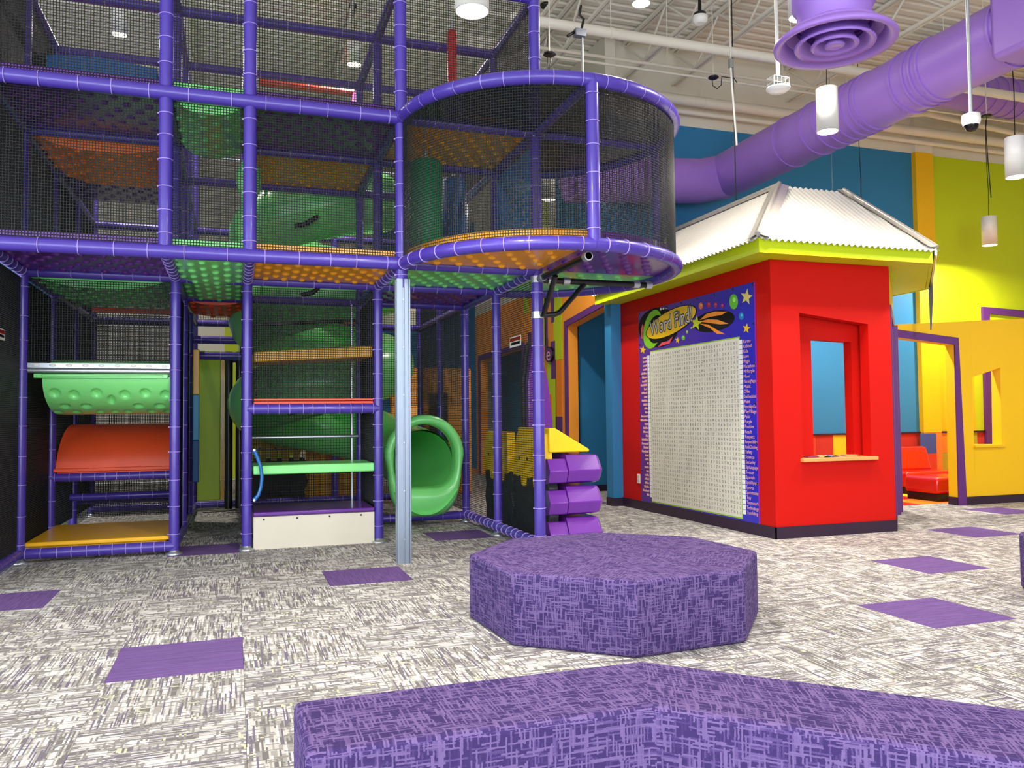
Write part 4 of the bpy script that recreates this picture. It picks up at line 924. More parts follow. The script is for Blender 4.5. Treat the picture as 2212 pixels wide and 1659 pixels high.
mb = MB(); mb.tube([(XN[0]+.045, YN[1]+0.01, 1.652), (XN[1]-.045, YN[1]+0.01, 1.652)], 0.022, 12); mb.box((XN[0]+.045, YN[1]-0.012, 1.675), (XN[1]-.045, YN[1]+0.02, 1.715)); rl = mb.build('steel_rail', STEEL, PS)
bl = MB(); bl.rings([[(0.026*f*math.cos(a), -0.004*k, 0.013*f*math.sin(a)) for a in [q*PI/6 for q in range(12)]] for k, f in ((0, 1), (1, 1), (1.2, .3))]); r0 = bl.build('rail_grommet', GLASSW, rl)
for k in range(9):
    o = r0 if k == 0 else link_copy(r0, rl); o.location = (XN[0]+0.11+k*0.128, YN[1]-0.0125, 1.698)
mb = MB(); mb.box((XN[0]+.05, YN[2]-0.35, 1.68), (XN[1]-.05, YN[2]-0.05, 1.80)); mb.build('crawl_pad', DGRN, PS, bevel=0.02)
mb = MB(); mb.box((XN[0]+.28, YN[2]+0.5, 2.38), (XN[1]-.03, YN[2]+0.56, 2.44)); mb.build('crawl_edge', REDO, PS, bevel=0.01)
for z in (0.3, 0.36): pole('cross_bar', [(XN[0], YN[3]-0.2*(z > .33), z), (XN[1], YN[3]-0.2*(z > .33), z)], 0.04, 0.25)
# corridor end: lime slab, slats, coloured edge pads
mb = MB(); mb.box((-0.46, 11.40, 0.16), (-0.175, 11.46, 2.12)); mb.build('lime_board', mat('lime_plastic', (176, 206, 40), 0.45), PS, bevel=0.012)
mb = MB(); mb.box((-0.172, 11.50, 0.16), (-0.13, 11.56, 2.12)); mb.build('board_edge', YEL, PS)
for k, x in enumerate((-0.075, 0.06)): mb = MB(); mb.tube([(x, 11.3, 0.05), (x, 11.3, 2.1)], 0.05, 12); mb.build('black_roller', BLACK, PS)
for z0, z1_, m in ((0.5, 0.98, FBLU), (0.98, 1.50, mat('sky_plastic', (60, 160, 214), 0.4)), (1.50, 2.02, YEL)): mb = MB(); mb.box((XN[1]+0.06, 10.0, z0), (XN[1]+0.13, 10.06, z1_)); mb.build('edge_pad', m, PS, bevel=0.01)
# right bay: step box, green step, decks, handle
mb = MB(); mb.box((0.168, 7.975, 0), (1.288, 8.70, 0.30)); SBX = mb.build('step_box', CREAM, PS)
mb = MB(); mb.box((0.166, 7.955, 0.305), (1.29, 8.72, 0.345)); mb.build('step_top', PURD, SBX, bevel=0.012)
bl = MB(); bl.rings([[(0.009*math.cos(a), -0.005*k, 0.009*math.sin(a)) for a in [q*PI/4 for q in range(8)]] for k in (0, 1)]); s0 = bl.build('panel_screw', BLACK, SBX)
for k in range(4):
    o = s0 if k == 0 else link_copy(s0, SBX); o.location = Vector((0.26+k*0.3, 7.975, 0.275))
mb = MB(); mb.box((0.165, 7.985, 0.69), (1.292, 8.62, 0.775)); mb.build('step_deck', GRN, PS, bevel=0.012)
mb = MB(); mb.box((0.17, 8.01, 1.355), (1.285, 8.65, 1.375)); mb.box((0.17, 8.015, 1.385), (1.285, 8.65, 1.40)); mb.build('step_deck', REDO, PS)
mb = MB(); mb.prism([(0.17, 8.06, 1.75), (1.285, 8.06, 1.815), (1.285, 8.06, 1.925), (0.17, 8.06, 1.845)], (0, 0.6, 0)); mb.build('step_deck', YEL, PS, bevel=0.01)
h0 = [ony(px, py, 7.93) for px, py in ((549, 972), (556, 988), (563, 1008), (566, 1030), (564, 1052), (558, 1070), (549, 1080))]
mb = MB(); mb.tube(h0, [0.02, 0.017, 0.016, 0.016, 0.016, 0.017, 0.02], 10); hd = mb.build('grab_handle', BLUEP, PS)
for p in (h0[0], h0[-1]): mb = MB(); mb.rings([[(p.x+0.011*math.cos(a), 7.912-0.006*k, p.z+0.011*math.sin(a)) for a in [q*PI/5 for q in range(10)]] for k in (0, 1)]); mb.build('handle_bolt', STEEL, hd)
pole('handle_rail', [(0.165, 8.8, 1.02), (1.25, 8.8, 1.02)], 0.016, None, m=STEEL); pole('handle_rail', [(1.2, 8.9, 0.05), (1.2, 8.9, 2.45)], 0.014, None, m=STEEL); pole('handle_rail', [(0.165, 8.95, 2.20), (1.25, 8.95, 2.28)], 0.02, None, m=BLACK)
# spiral tube slide
hp = [Vector((2.01, 9.10, .70)), Vector((2.01, 9.5, .73)), Vector((1.95, 9.9, .78)), Vector((1.83, 10.25, .84))]
for k in range(1, 76):
    a = k/75*2.9*2*PI; hp.append(Vector((1.05+0.76*math.cos(a), 10.42+0.76*math.sin(a), 0.88+a/(2*PI)*1.03)))
TS = MB(); TS.tube(hp, 0.375, 22, cap=False, ref=(0, 0, 1)); TS.tube(hp, 0.355, 22, cap=False, ref=(0, 0, 1)); tso = TS.build('tube_slide', GRN, PS)
for i in range(6, len(hp)-4, 13):
    mb = MB(); mb.tube([hp[i]-(hp[i+1]-hp[i]).normalized()*0.02, hp[i]+(hp[i+1]-hp[i]).normalized()*0.02], 0.392, 22, cap=False); mb.tube([hp[i]-(hp[i+1]-hp[i]).normalized()*0.02, hp[i]+(hp[i+1]-hp[i]).normalized()*0.02], 0.376, 22, cap=False); mb.build('flange', GRN, tso)
def mouth(r, w_, zb, n=40):
    """outline of the exit: round above, widening to a flat foot"""
    out = []
    for k in range(n):
        a = 2*PI*k/n; x, z = r*math.cos(a), r*math.sin(a)
        if math.sin(a) < 0: x = math.copysign(min(w_, abs(math.cos(a))**0.55*w_), x); z = -abs(math.sin(a))**0.7*zb
        out.append((x, z))
    return out
mo = MB(); P0 = Vector((2.015, 8.95, 0.79)); rs = []
for (r, w_, zb, dy) in ((0.345, 0.345, 0.36, 0.16), (0.345, 0.35, 0.37, 0.04), (0.36, 0.365, 0.39, -0.02), (0.40, 0.39, 0.47, -0.045), (0.44, 0.415, 0.60, -0.02), (0.455, 0.425, 0.685, 0.05), (0.43, 0.41, 0.68, 0.12), (0.38, 0.38, 0.4, 0.15)):
    rs.append([P0+Vector((x, dy, z)) for x, z in mouth(r, w_, zb)])
mo.rings(rs, cap=False); mo.build('slide_exit', GRN, tso)
mb = MB(); ch = [ [ (P0.x-0.36+0.72*u, 8.90, 0.13+0.27*(abs(2*u-1)**2.2)) for u in [q/12 for q in range(13)] ], [ (P0.x-0.34+0.68*u, 9.25, 0.36+0.10*(abs(2*u-1)**2.2)) for u in [q/12 for q in range(13)] ] ]
mb.quadgrid(ch); mb.build('slide_lip', GRN, tso)
for a_, z_ in ((4.2, 1.3), (4.4, 2.62), (4.3, 3.4)):
    p = Vector((1.05+0.76*math.cos(a_), 10.42+0.76*math.sin(a_)-0.36, z_)); mb = MB(); mb.tube([p+Vector((-.12, 0, -.03)), p+Vector((0, -0.02, 0)), p+Vector((.14, 0, .10))], 0.028, 8); mb.build('saddle_strap', BLACK, tso)
# contents of the upper levels
def roller(px0, px1, py0, py1, Y, m, name='foam_roller'):
    a, b = ony(px0, py1, Y), ony(px1, py0, Y); r = (b.x-a.x)/2; c = ((a.x+b.x)/2, Y, 0); mb = MB(); mb.lathe(c, [(r*.8, a.z), (r, a.z+.04), (r, b.z-.04), (r*.8, b.z)], 24); o = mb.build(name, m, PS)
    mb = MB(); mb.lathe(c, [(0.022, b.z), (0.022, b.z+0.10)], 10); mb.build('roller_pin', STEEL, o); return o
roller(886, 955, 352, 530, 7.35, FGRN); roller(955, 1006, 390, 520, 8.5, FBLU); roller(967, 986, 68, 178, 7.8, mat('red_foam', (206, 20, 30), 0.45))
p0 = ony(537, 440, 7.02); mb = MB(); mb.lathe((p0.x, 7.02, 0), [(0.03, Z1+0.1), (0.095, Z1+.16), (0.105, Z1+.28), (0.06, Z1+.44), (0.06, Z1+.50), (0.10, Z1+.64), (0.10, Z1+.74), (0.05, Z1+.84)], 20); mb.build('bumper_bag', GRN, PS)
mb = MB(); n = 10   # blue lattice panel with slots
for k in range(n+1): y = YN[0]+0.07+(YN[1]-YN[0]-0.14)*k/n; mb.box((CX-0.004, y-0.024, Z1+0.1), (CX+0.004, y+0.024, Z2-0.08))
for k in range(8): z = Z1+0.14+k*0.105; mb.box((CX-0.0035, YN[0]+0.07, z-0.024), (CX+0.0035, YN[1]-0.07, z+0.024))
mb.box((CX-0.0035, YN[0]+0.07, Z1+0.95), (CX+0.0035, YN[1]-0.07, Z2-0.08)); mb.build('lattice_panel', BLUEP, PS)
mb = MB(); mb.box((XN[1]+.1, YN[2]-0.3, 2.78), (XN[2]-.04, YN[2]+0.3, 3.0)); mb.build('crawl_block', REDO, PS, bevel=0.05, seg=3)
mb = MB(); mb.box((XN[1]+.1, YN[2]-0.3, 2.63), (XN[1]+.3, YN[2]+0.2, 2.76)); mb.build('crawl_block', YEL, PS); mb = MB(); mb.box((XN[1]+.32, YN[2]-0.3, 2.63), (XN[2]-.06, YN[2]+0.2, 2.76)); mb.build('crawl_block', BLUEP, PS)
mb = MB(); mb.box((XN[0]+.06, YN[1]+0.35, Z1+0.115), (XN[1]-.05, YN[2]-0.1, Z1+0.24)); mb.build('crawl_pad', DGRN, PS, bevel=0.04)
b0_, b1_ = ony(72, 118, 8.8), ony(340, 150, 8.8); mb = MB(); rows = [[(b0_.x+(b1_.x-b0_.x)*u, 8.8+0.25*v, b0_.z+(b1_.z-b0_.z)*u+0.05*math.sin(u*PI)-0.02*v) for u in [q/10 for q in range(11)]] for v in (0, 1)]
mb.quadgrid(rows); mb.quadgrid([[(x, y-0.01, z-0.22) for x, y, z in r] for r in rows]); mb.quadgrid([rows[0], [(x, y-0.01, z-0.22) for x, y, z in rows[0]]]); mb.build('blue_bridge', BLUEP, PS)
k0, k1 = ony(560, 172, 10.6), ony(765, 205, 10.6); kz = (k0.z+k1.z)/2
pole('beam', [(k0.x, 10.6, kz), (k1.x, 10.6, kz)], RL, 0.25, m=mat('coral_padding', (220, 80, 70), 0.4)); pole('post', [(k1.x, 10.6, Z2), (k1.x, 10.6, kz)], RL, 0.25, m=mat('magenta_padding', (190, 60, 160), 0.4))
mb = MB(); mb.box((1.75, 11.2, Z1), (2.4, 11.24, Z2-0.3)); mb.build('white_screen', CREAM, PS)
LB = thing('bubble_dome', 'lime green plastic dome behind the play structure netting', 'dome', (0.42, 13.4, 0)); mb = MB(); mb.lathe((0.42, 13.4, 0), [(0.4, 0.0), (0.4, 2.2), (0.36, 2.45), (0.2, 2.62), (0.02, 2.68)], 24); mb.build('dome_shell', mat('lime_dome', (170, 214, 50), 0.3, coat=0.3), LB)
YPn = thing('yellow_panel', 'tall yellow play panel with rounded corners behind the spiral slide', 'panel', (1.2, 12.5, 0)); mb = MB(); mb.box((1.0, 12.4, 0), (2.1, 12.5, 2.95)); mb.build('panel_board', YEL, YPn, bevel=0.04, seg=3); mb = MB(); mb.box((1.3, 12.385, 0.5), (1.55, 12.402, 1.0)); mb.build('panel_inset', REDO, YPn)
OPn = thing('orange_panel', 'orange play panel with dark window standing behind the tube slide', 'panel', (2.9, 12.6, 0)); mb = MB(); mb.box((2.3, 12.6, 0), (3.6, 12.68, 2.0)); mb.build('panel_board', ORG, OPn, bevel=0.03); mb = MB(); mb.box((2.9, 12.585, 0.8), (3.2, 12.602, 1.6)); mb.build('panel_inset', VINYL, OPn)

# ------------------------------------------------------------------ rock climbing panels (yellow drip tops over dark boards)
ROCK = mat('purple_rock_plastic', (110, 38, 156), 0.25, coat=0.4); ROCKD = mat('charcoal_rock', (34, 34, 40), 0.55, bump=0.4, bscale=12); RYEL = mat('sun_yellow_plastic', (250, 206, 8), 0.4)
def rock_panel(o, u, nrm, L_, label, blocks=True):
    """board from o along u; nrm points to its climbing face"""
    o, u, nn = Vector(o), Vector(u).normalized(), Vector(nrm).normalized(); Zv = Vector((0, 0, 1))
    t = thing('rock_climbing_panel', label, 'climbing panel', tuple(o+u*L_/2), group='rock climbing panels')
    pt = lambda a, z, d=0.0: o+u*a+Zv*z+nn*d
    edge = [(0.0, 0), (L_, 0), (L_-.03, .18), (L_+.03, .32), (L_-.02, .44), (L_+.02, .58), (L_-.04, .66), (.04, .66), (-.02, .55), (.03, .42), (-.03, .3), (.02, .15)]
    mb = MB(); mb.prism([pt(a, z) for a, z in edge], nn*0.10); mb.build('rock_board', ROCKD, t, bevel=0.012)
    drip = [(0.05, 1.05), (L_-.16, 1.05), (L_-.10, .92), (L_-.02, .62)]
    k = 5
    for q in range(k): a = L_-.06-(L_-.08)*(q+.5)/k; drip += [(a+.07, .72 if q % 2 else .78), (a+.03, .54 if q % 2 else .62), (a-.03, .53 if q % 2 else .62), (a-.07, .74)]
    drip += [(0.02, .64)]
    mb = MB(); mb.prism([pt(a, z, -0.03) for a, z in drip], nn*0.09); yb = mb.build('drip_top', RYEL, t, bevel=0.008)
    for q in range(3): mb = MB(); c = pt(L_*(.25+.25*q), .80, -0.031); rs = [[c+u*(0.014*math.cos(a))+Zv*(0.018*math.sin(a))-nn*(0.004*d) for a in [w_*PI/5 for w_ in range(10)]] for d in (0, 1)]; mb.rings(rs); mb.build('panel_bolt', BLACK, yb)
    if blocks:
        for r in range(3):
            z0 = 0.02+r*0.285
            for c in range(2):
                a0 = 0.02+c*L_/2; sg = -1 if c == 0 else 1; a1 = a0+L_/2-0.03; mb = MB()
                hx = [(a0-0.02, 0.0), (a0-0.10, 0.02), (a0-0.15, 0.125), (a0-0.06, 0.265), (a1, 0.265), (a1, 0.0)]
                lo = [pt(a, z0+z, 0.16) for a, z in hx]; mid = [pt(a, z0+0.13+(z-0.13)*0.97, 0.47) for a, z in hx]; hi = [pt(a+0.03, z0+0.13+(z-0.13)*0.8, 0.50) for a, z in hx]
                mb.rings([lo, mid, hi], smooth=False); mb.build('rock_block', ROCK, t, bevel=0.008)
            mb = MB(); hx = [(0.0, 0.0), (-0.07, 0.015), (-0.115, 0.12), (-0.045, 0.23), (0.0, 0.23)]
            lo = [pt(a, z0+z, -0.02) for a, z in hx]; hi = [pt(a, z0+z, 0.155) for a, z in hx]; mb.rings([lo, hi], smooth=False); mb.build('rock_knob', ROCK, t, bevel=0.008)
        mb = MB(); mb.prism([pt(0.0, .875, 0.02), pt(0.0, .875, 0.42), pt(0.0, .90, 0.42), pt(0, 1.10, 0.08), pt(0, 1.10, 0.02)], u*(L_*.96)); mb.build('sloped_cap', RYEL, t, bevel=0.012)
    return t
rock_panel((2.70, 6.95, 0), (0, 1, 0), (1, 0, 0), 0.92, 'purple rock climbing panel with yellow sloped cap beside the round bay post')
rock_panel((2.70, 7.98, 0), (0, 1, 0), (1, 0, 0), 0.92, 'dark backed rock climbing panel with yellow drips seen through the side netting', blocks=False)
rock_panel((0.12, 12.0, 0), (1, 0, 0), (0, 1, 0), 0.85, 'dark rock panel with yellow drips behind the stepped bay', blocks=False)
FN = thing('pointed_fin', 'tall purple pointed foam fin standing behind the rock climbing panel', 'fin', (3.05, 8.6, 0))
mb = MB(); pts = [(0, 0), (0.36, 0), (0.36, 1.15), (0.30, 1.62), (0.20, 1.95), (0.12, 2.06), (0.06, 2.02), (0.0, 1.6)]
fx = onx(1168, 900, 3.35).y; mb.prism([(3.35+0.30*(0.5-a/0.36)*-1, fx, z) for a, z in pts], (0, 0.10, 0)); mb.build('fin_body', ROCK, FN, bevel=0.012); mb = MB(); mb.prism([(3.35+0.30*(0.5-a/0.36)*-1-0.03, fx+0.11, z+0.03) for a, z in pts], (0, 0.05, 0)); mb.build('fin_back', BLACK, FN)

# ------------------------------------------------------------------ signs
def sign_x(X, pxs, pys, label, face=-1):
    """warning sheet tied to a net in the plane X"""
    a, b = onx(pxs[0], (pys[0]+pys[1])/2, X), onx(pxs[1], (pys[0]+pys[1])/2, X); zt_, zb_ = onx(pxs[0], pys[0], X).z, onx(pxs[0], pys[1], X).z
    y0, y1 = min(a.y, b.y), max(a.y, b.y); t = thing('warning_sign', label, 'sign', (X, (y0+y1)/2, zb_), group='warning signs tied to the nets')
    mb = MB(); mb.box((X+face*0.004, y0, zb_), (X+face*0.001, y1, zt_)); mb.build('sign_sheet', GLASSW, t); zm = zb_+(zt_-zb_)*0.55
    mb = MB(); mb.box((X+face*0.0055, y0+.01, zm), (X+face*0.0042, y1-.01, zt_-.01)); mb.build('red_band', mat('sign_red', (176, 24, 20), 0.4), t)
    vs, fs = text_mesh('WARNING', 1.0); wd = max(v.x for v in vs)-min(v.x for v in vs); sc = (y1-y0-.04)/wd; s_ = -face if face < 0 else 1
    mb = MB(); mb.add([(X+face*0.0062, (y0+y1)/2+(-1 if face < 0 else 1)*v.x*sc, (zm+zt_)/2+v.y*min(sc*1.4, (zt_-zm)*.8)) for v in vs], fs); mb.build('sign_text', WINK if False else mat('sign_black', (20, 16, 16), 0.5), t, fixn=False)
    mb = MB()
    for k in range(4): z = zb_+0.02+k*(zm-zb_-0.03)/4; mb.box((X+face*0.0055, y0+.03, z), (X+face*0.0042, y1-.03-0.02*(k % 2), z+0.008))
    mb.build('text_lines', mat('sign_black', (20, 16, 16), 0.5), t); return t
sign_x(XN[4]+0.0, (1102, 1126), (730, 752), 'white and red warning sign tied to the side netting')
sign_x(XN[0]+0.0, (-18, 10), (702, 727), 'white and red warning sign on the dark net beside the hanging green trough', face=1)
c = onx(1191, 766, XS); EM = thing('round_emblem', 'round purple sign with a light letter e on the striped wall', 'sign', (XS, c.y, c.z)); r = 0.17
mb = MB(); mb.rings([[(XS-d, c.y+rr*math.cos(a), c.z+rr*0.75*math.sin(a)) for a in [k*PI/12 for k in range(24)]] for d, rr in ((0.012, r), (0.05, r))]); mb.build('disc', BLACK, EM)
mb = MB(); mb.rings([[(XS-d, c.y+rr*math.cos(a), c.z+rr*0.75*math.sin(a)) for a in [k*PI/12 for k in range(24)]] for d, rr in ((0.05, r*.88), (0.054, r*.88))]); mb.build('disc_face', PURW, EM)
vs, fs = text_mesh('e', 0.42); mb = MB(); mb.add([(XS-0.0555, c.y-v.x, c.z+v.y*0.8) for v in vs], fs); mb.build('letter', mat('pink_ink', (240, 190, 200), 0.4), EM, fixn=False)
mb = MB(); mb.tube([(XS-0.03, c.y+0.10, c.z+0.05), (XS-0.03, c.y+0.10, c.z+0.28)], 0.012, 6); mb.build('hanger', BLACK, EM)

# ------------------------------------------------------------------ ceiling services
def duct_run(name, label, path, r, seams):
    t = thing(name, label, 'duct', tuple(path[0])); mb = MB(); mb.tube(path, r, 32); mb.build('duct_pipe', DUCT, t)
    for p, d in seams:
        p, d = Vector(p), Vector(d).normalized(); m2 = MB(); m2.tube([p-d*0.012, p+d*0.012], r+0.014, 32); m2.build('seam_band', DUCT, t)
    return t
DX, DZ, DR = 6.62, 4.62, 0.315
MD = duct_run('main_duct', 'long round purple air duct running below the ceiling towards the blue wall', [(DX, 2.6, DZ), (DX, 9.85, DZ)], DR, [((DX, y, DZ), (0, 1, 0)) for y in (5.35, 6.15, 6.24, 6.33, 6.5, 7.0, 7.08, 7.2, 7.34, 7.5, 7.66, 7.9, 8.4)])
mb = MB(); mb.tube([(DX, 9.85, DZ), (DX-0.02, 9.9, DZ-0.02), (DX-0.16, 9.95, DZ-0.04), (DX-0.4, 9.95, DZ-0.1), (4.2, 9.93, DZ-0.25)], DR-0.005, 32); mb.build('elbow_run', DUCT, MD)
mb = MB(); mb.box((DX-0.33, 4.7, DZ-0.33), (DX+0.33, 5.32, DZ+0.33)); mb.build('branch_box', DUCT, MD, bevel=0.05)
mb = MB(); mb.tube([(DX, 5.02, DZ), (DX+2.5, 5.02, DZ+0.1)], DR, 32); mb.build('branch_run', DUCT, MD)
duct_run('cross_duct', 'round purple air duct crossing behind the long main duct', [(9.0, 8.75, 5.78), (15.3, 8.75, 5.78)], 0.265, [((x, 8.75, 5.78), (1, 0, 0)) for x in (10.0, 10.2, 10.4, 10.6, 10.8)])
dc = ony(1803, 92, 4.5); DF = thing('air_diffuser', 'large round purple ceiling diffuser with concentric rings', 'air vent', (dc.x, 4.5, dc.z)); z0 = dc.z
mb = MB(); mb.lathe((dc.x, 4.5, z0), [(0.245, 0.10), (0.245, 0.22), (0.275, 0.26), (0.275, 2.2)], 40, cap=False); mb.build('neck', DUCT, DF)
def dring(prof): mb = MB(); mb.lathe((dc.x, 4.5, z0), [(r*0.8, z) for r, z in prof], 48, cap=False); mb.build('cone_ring', DUCT, DF)
dring([(0.30, 0.12), (0.42, 0.05), (0.485, 0.02), (0.505, 0.0), (0.50, -0.02), (0.45, -0.015), (0.41, 0.03), (0.39, 0.08)])
dring([(0.26, 0.09), (0.31, 0.0), (0.335, -0.015), (0.325, -0.03), (0.28, -0.01), (0.235, 0.06)]); dring([(0.13, 0.08), (0.18, 0.0), (0.20, -0.02), (0.185, -0.035), (0.15, -0.015), (0.11, 0.05)])
mb = MB(); mb.lathe((dc.x, 4.5, z0), [(0.03, 0.06), (0.056, 0.0), (0.068, -0.02), (0.056, -0.035), (0.048, -0.03), (0.001, -0.028)], 32); mb.build('centre_cap', DUCT, DF)
mb = MB(); mb.lathe((dc.x, 4.5, z0), [(0.001, 0.14), (0.243, 0.14)], 32, cap=False); mb.build('throat', DUCT, DF)
ZJ = 6.05
PG = 'cylinder pendant lights'
def pendant(P, label, power=60, cordz=None, r=0.095, h=0.40, lamp='pendant_lamp'):
    x, y, z = P; t = thing('pendant_light', label, 'pendant light', (x, y, z), group=PG)
    mb = MB(); mb.lathe((x, y, z), [(r-0.006, 0.012), (r, 0.0), (r, h-0.004), (r-0.004, h), (0.012, h+0.002)], 28, cap=False); mb.lathe((x, y, z), [(r-0.006, 0.0), (r-0.008, 0.06)], 28, cap=False); mb.build('shade', GLASSW, t)
    mb = MB(); mb.lathe((x, y, z+0.004), [(r-0.008, 0.0), (r-0.008, 0.01)], 28); mb.build('lens', LENS, t)
    zc = cordz or ZC-0.02
    pts = [(x, y, z+h)] + [(x+0.012*math.sin(k*1.7), y, z+h+(zc-z-h)*k/6) for k in range(1, 6)]+[(x, y, zc)]
    mb = MB(); mb.tube(pts, 0.005, 6); mb.build('cord', BLACK, t)
    mb = MB(); mb.lathe((x, y, zc), [(0.075, -0.012), (0.08, 0.0), (0.075, 0.02)], 20); mb.build('canopy', BLACK, t)
    if power:
        l = area_light(lamp, (x, y, z-0.012), (0, 0, 0), 0.16, 0.16, power, (1.0, 0.92, 0.82), 'DISK'); l.data.spread = math.radians(168); attach(l, t)
    return t
PW = 52
pendant(depth(1788, 285, 7.4), 'white cylinder pendant hanging in front of the purple duct', PW)
pendant(depth(2195, 383, 8.1), 'white cylinder pendant hanging high between the dome camera and the lime wall', PW)
pendant(depth(2138, 530, 12.7), 'small white cylinder pendant hanging low before the lime wall', 110, r=0.108, h=0.45)
pendant(depth(1729, 38, 6.6), 'white cylinder pendant half hidden behind the round diffuser', PW)
pendant(depth(1020, 25, 4.5), 'white cylinder pendant hanging before the upper play structure netting', 80)
pendant(depth(1385, 8, 8.3), 'glowing white pendant high under the corrugated ceiling', PW)
pendant(depth(1185, 432, 10.6), 'white pendant seen through the round bay netting', PW)
pendant(depth(258, 75, 10.2), 'pendant glowing through netting above the blue bridge of the structure', 110)
pendant(depth(765, 140, 10.6), 'pendant glowing through netting above the coral bar of the structure', 110)
# the same pendants carry on over the carpet beside and above the photographer
for x, y, lb, ln in ((-3.6, 3.2, 'beside the left wall windows', 'pendant_left_offscreen'), (1.2, 0.6, 'above the foreground bench', 'pendant_above_offscreen'), (5.2, 1.4, 'over the open carpet', 'pendant_carpet_offscreen'), (8.6, 3.0, 'between the open carpet and the right wall', 'pendant_right_offscreen'), (11.2, 5.6, 'over the far right carpet', 'pendant_far_right_offscreen')):
    pendant((x, y, 3.5), 'white cylinder pendant hanging ' + lb, PW, lamp=ln)
# cords of lamps hidden behind the kiosk roof
def hang(px0, py0, py1, d, r, m, label, nm='hanging_cable'):
    q = depth(px0, py1, d); mb = MB(); mb.tube([(q.x, q.y, ZC), q], r, 6); return tag(mb.build(nm, m), label, 'cable')
pendant(depth(1862, 520, 11.3), 'white cylinder pendant hidden behind the corrugated kiosk roof', 110); hang(1798, 300, 412, 10.8, 0.004, STEEL, 'thin pale wire dropping behind the kiosk roof'); hang(1590, 170, 452, 10.0, 0.007, BLACK, 'black cable dropping past the duct to the kiosk')
# pipes along X
def pipe(a, b, r, label, m=WHITE, nm='sprinkler_pipe', hangers=0):
    t = thing(nm, label, 'pipe', tuple(a)); mb = MB(); mb.tube([a, b], r, 14); mb.build('pipe_run', m, t); a, b = Vector(a), Vector(b)
    for k in range(hangers):
        p = a.lerp(b, (k+.5)/hangers); mb = MB(); mb.tube([p+Vector((0, 0, r)), (p.x, p.y, ZC)], 0.006, 6); mb.build('hanger_rod', m, t)
        mb = MB(); d = (b-a).normalized(); mb.tube([p-d*0.015, p+d*0.015], r+0.006, 14); mb.build('pipe_clip', m, t)
    return t
pa = ony(1170, 48, 8.2); pb = ony(1690, 130, 8.2); pipe((2.8, 8.2, pa.z), (15, 8.2, pb.z), 0.058, 'thick white sprinkler main crossing below the ceiling joists', hangers=5)
pa = ony(1200, 108, 9.1); pipe((2.6, 9.1, pa.z), (15, 9.1, pa.z), 0.02, 'thin white conduit pair crossing high above the round bay', nm='ceiling_conduit', hangers=7); pipe((2.6, 9.16, pa.z-0.055), (15, 9.16, pa.z-0.055), 0.017, 'lower thin white conduit crossing high above the round bay', nm='ceiling_conduit')
pa = ony(1500, 222, 10.25); pipe((XS+.25, 10.2, pa.z), (15.5, 10.2, pa.z-0.02), 0.075, 'fat white pipe running along the top of the rear wall', hangers=4); pa = ony(1500, 248, 10.35); pipe((XS+.25, 10.29, pa.z), (15.5, 10.29, pa.z-0.02), 0.035, 'slim white pipe along the rear wall above the blue paint')
pa = ony(1200, 30, 9.9); pipe((2.6, 9.9, 6.45), (15, 9.9, 6.45), 0.03, 'white bridging pipe tight under the corrugated deck')
for k, (px, d_) in enumerate(((1960, 11.6),)):
    a = ony(1955, 248, 9.8); b = ony(2000, 245, 9.8); c = ony(2212, 292, 9.8); mb = MB(); t = thing('elbow_pipe', 'white bent pipe stepping along the upper lime wall', 'pipe', tuple(a)); mb.tube([ony(1905, 272, 9.8), a, b, c, c+(c-b)*0.6], 0.045, 12); mb.build('pipe_run', WHITE, t)
    for q in (b, c): mb = MB(); mb.tube([q, (q.x, q.y, ZC)], 0.006, 6); mb.build('hanger_rod', WHITE, t)
# dome camera, wireless unit, smoke detector, junction plates
def rod(P, ztop, r, m, parent, nm='drop_rod'): mb = MB(); mb.tube([P, (P[0], P[1], ztop)], r, 10); return mb.build(nm, m, parent)
p = depth(2098, 268, 6.2); DCm = thing('dome_camera', 'white dome security camera hanging on a long rod', 'camera', tuple(p)); rod((p.x, p.y, p.z+0.06), ZC, 0.014, STEEL, DCm)
mb = MB(); mb.lathe(p, [(0.03, 0.085), (0.064, 0.07), (0.066, 0.02), (0.056, -0.012)], 28); mb.build('housing', GLASSW, DCm); mb = MB(); mb.lathe(p, [(0.052, -0.012), (0.046, -0.036), (0.028, -0.054), (0.002, -0.06)], 24); mb.build('dome_lens', mat('smoked_dome', (12, 12, 14), 0.08), DCm)
p = depth(1681, 190, 6.9); WU = thing('wireless_unit', 'round white wireless unit with a clear bracket hanging on a rod', 'device', tuple(p)); rod((p.x, p.y, p.z+0.09), ZC, 0.016, GLASSW, WU)
mb = MB(); mb.lathe(p, [(0.07, 0.01), (0.098, 0.0), (0.098, -0.012), (0.07, -0.035), (0.002, -0.045)], 30); mb.build('body', GLASSW, WU); mb = MB(); mb.box((p.x-0.08, p.y-0.05, p.z+0.03), (p.x+0.08, p.y+0.05, p.z+0.034)); mb.box((p.x-0.08, p.y-0.05, p.z+0.08), (p.x+0.08, p.y+0.05, p.z+0.084))
for k in range(5): mb.box((p.x-0.08+k*0.038, p.y-0.05, p.z+0.008), (p.x-0.076+k*0.038, p.y-0.046, p.z+0.084))
mb.build('bracket', STEEL, WU)
p = depth(1512, 42, 9.2); SD = thing('smoke_detector', 'white smoke detector on a ceiling joist', 'smoke detector', tuple(p)); mb = MB(); mb.lathe(p, [(0.05, -0.05), (0.085, -0.03), (0.09, 0.03), (0.07, 0.04)], 24); mb.build('cap', GLASSW, SD); mb = MB(); mb.lathe(p, [(0.07, 0.04), (0.07, 0.07), (0.02, 0.08), (0.012, ZC-p.z)], 20); mb.build('mount', BLACK, SD)
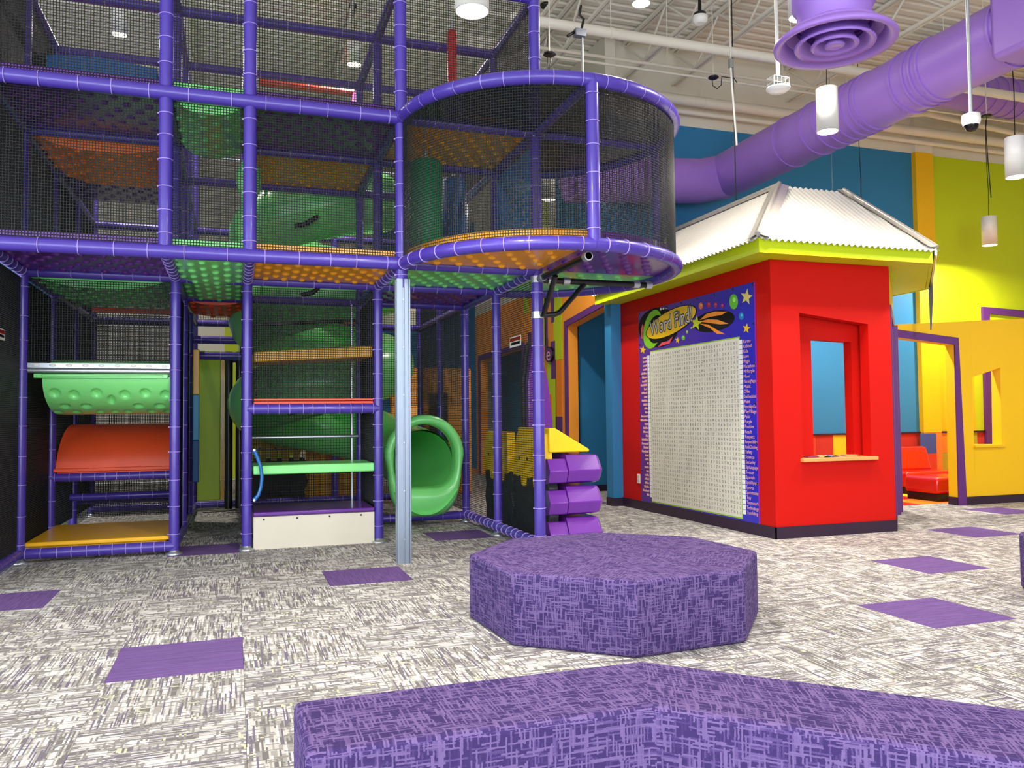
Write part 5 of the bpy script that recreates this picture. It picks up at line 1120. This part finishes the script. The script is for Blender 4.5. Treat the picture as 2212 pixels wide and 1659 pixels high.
for k, (px, py, d, lb) in enumerate(((1187, 118, 8.4, 'black round cord plate above the round bay'), (1541, 168, 10.1, 'black round cord plate below the rear conduit'), (2131, 251, 10.4, 'black round cord plate before the lime wall'))):
    p = depth(px, py, d); t = thing('cord_plate', lb, 'cord plate', tuple(p), group='black cord plates'); mb = MB(); mb.lathe(p, [(0.05, -0.012), (0.068, 0.0), (0.06, 0.012)], 20); mb.build('plate', BLACK, t)
    mb = MB()
    if k == 1: mb.tube([p+Vector((-0.02, 0, -0.01)), p+Vector((-0.01, 0, -0.10)), p+Vector((0.05, 0, -0.13)), p+Vector((0.11, 0, -0.08)), p+Vector((0.12, 0, 0.03)), p+Vector((0.30, 0, 0.03)), p+Vector((0.34, 0, -0.02))], 0.006, 6)
    elif k == 0: mb.tube([p+Vector((0, 0, -0.01)), p+Vector((0.02, 0, -0.06)), p+Vector((-0.01, 0, -0.14)), p+Vector((-0.01, 0, -0.5))], 0.006, 6)
    else: mb.tube([p+Vector((0.01, 0, -0.01)), p+Vector((-0.02, 0, -0.15)), p+Vector((0.0, 0, -0.6)), p+Vector((0.03, 0, -1.05))], 0.006, 6)
    mb.build('cord', BLACK, t); rod((p.x, p.y, p.z+0.01), ZC, 0.006, WHITE, t, 'hanger')
p = depth(1252, 72, 8.6); JB = thing('junction_box', 'grey junction box clamped to a joist with black cables', 'junction box', tuple(p)); mb = MB(); mb.box(p+Vector((-0.06, -0.04, -0.04)), p+Vector((0.06, 0.04, 0.04))); mb.build('box', mat('grey_box', (110, 116, 126), 0.5), JB, bevel=0.006)
mb = MB(); mb.tube([p+Vector((0.02, 0, 0.04)), p+Vector((0.05, 0, 0.16)), p+Vector((0.0, 0, 0.2)), p+Vector((0.02, 0, 0.3))], 0.014, 8); mb.tube([p+Vector((-0.04, 0, 0.02)), p+Vector((-0.14, 0, -0.05))], 0.016, 8); mb.build('cable', BLACK, JB); rod((p.x+0.03, p.y, p.z-1.2), p.z-0.04, 0.012, STEEL, JB)
p = depth(1578, 128, 9.4); t = thing('threaded_drop', 'white steel drop strap hanging from the conduit to the duct', 'hanger', tuple(p)); mb = MB(); mb.box(p+Vector((-0.02, -0.02, -0.10)), p+Vector((0.02, 0.02, 0.0))); mb.build('strap_head', STEEL, t); mb = MB(); mb.tube([p+Vector((0, 0, -0.1)), p+Vector((0.06, 0, -1.0))], 0.012, 8); mb.build('strap', GLASSW, t); rod((p.x, p.y, p.z), ZC, 0.008, WHITE, t)
for o in bpy.data.objects:
    if '_w' in o: del o['_w']
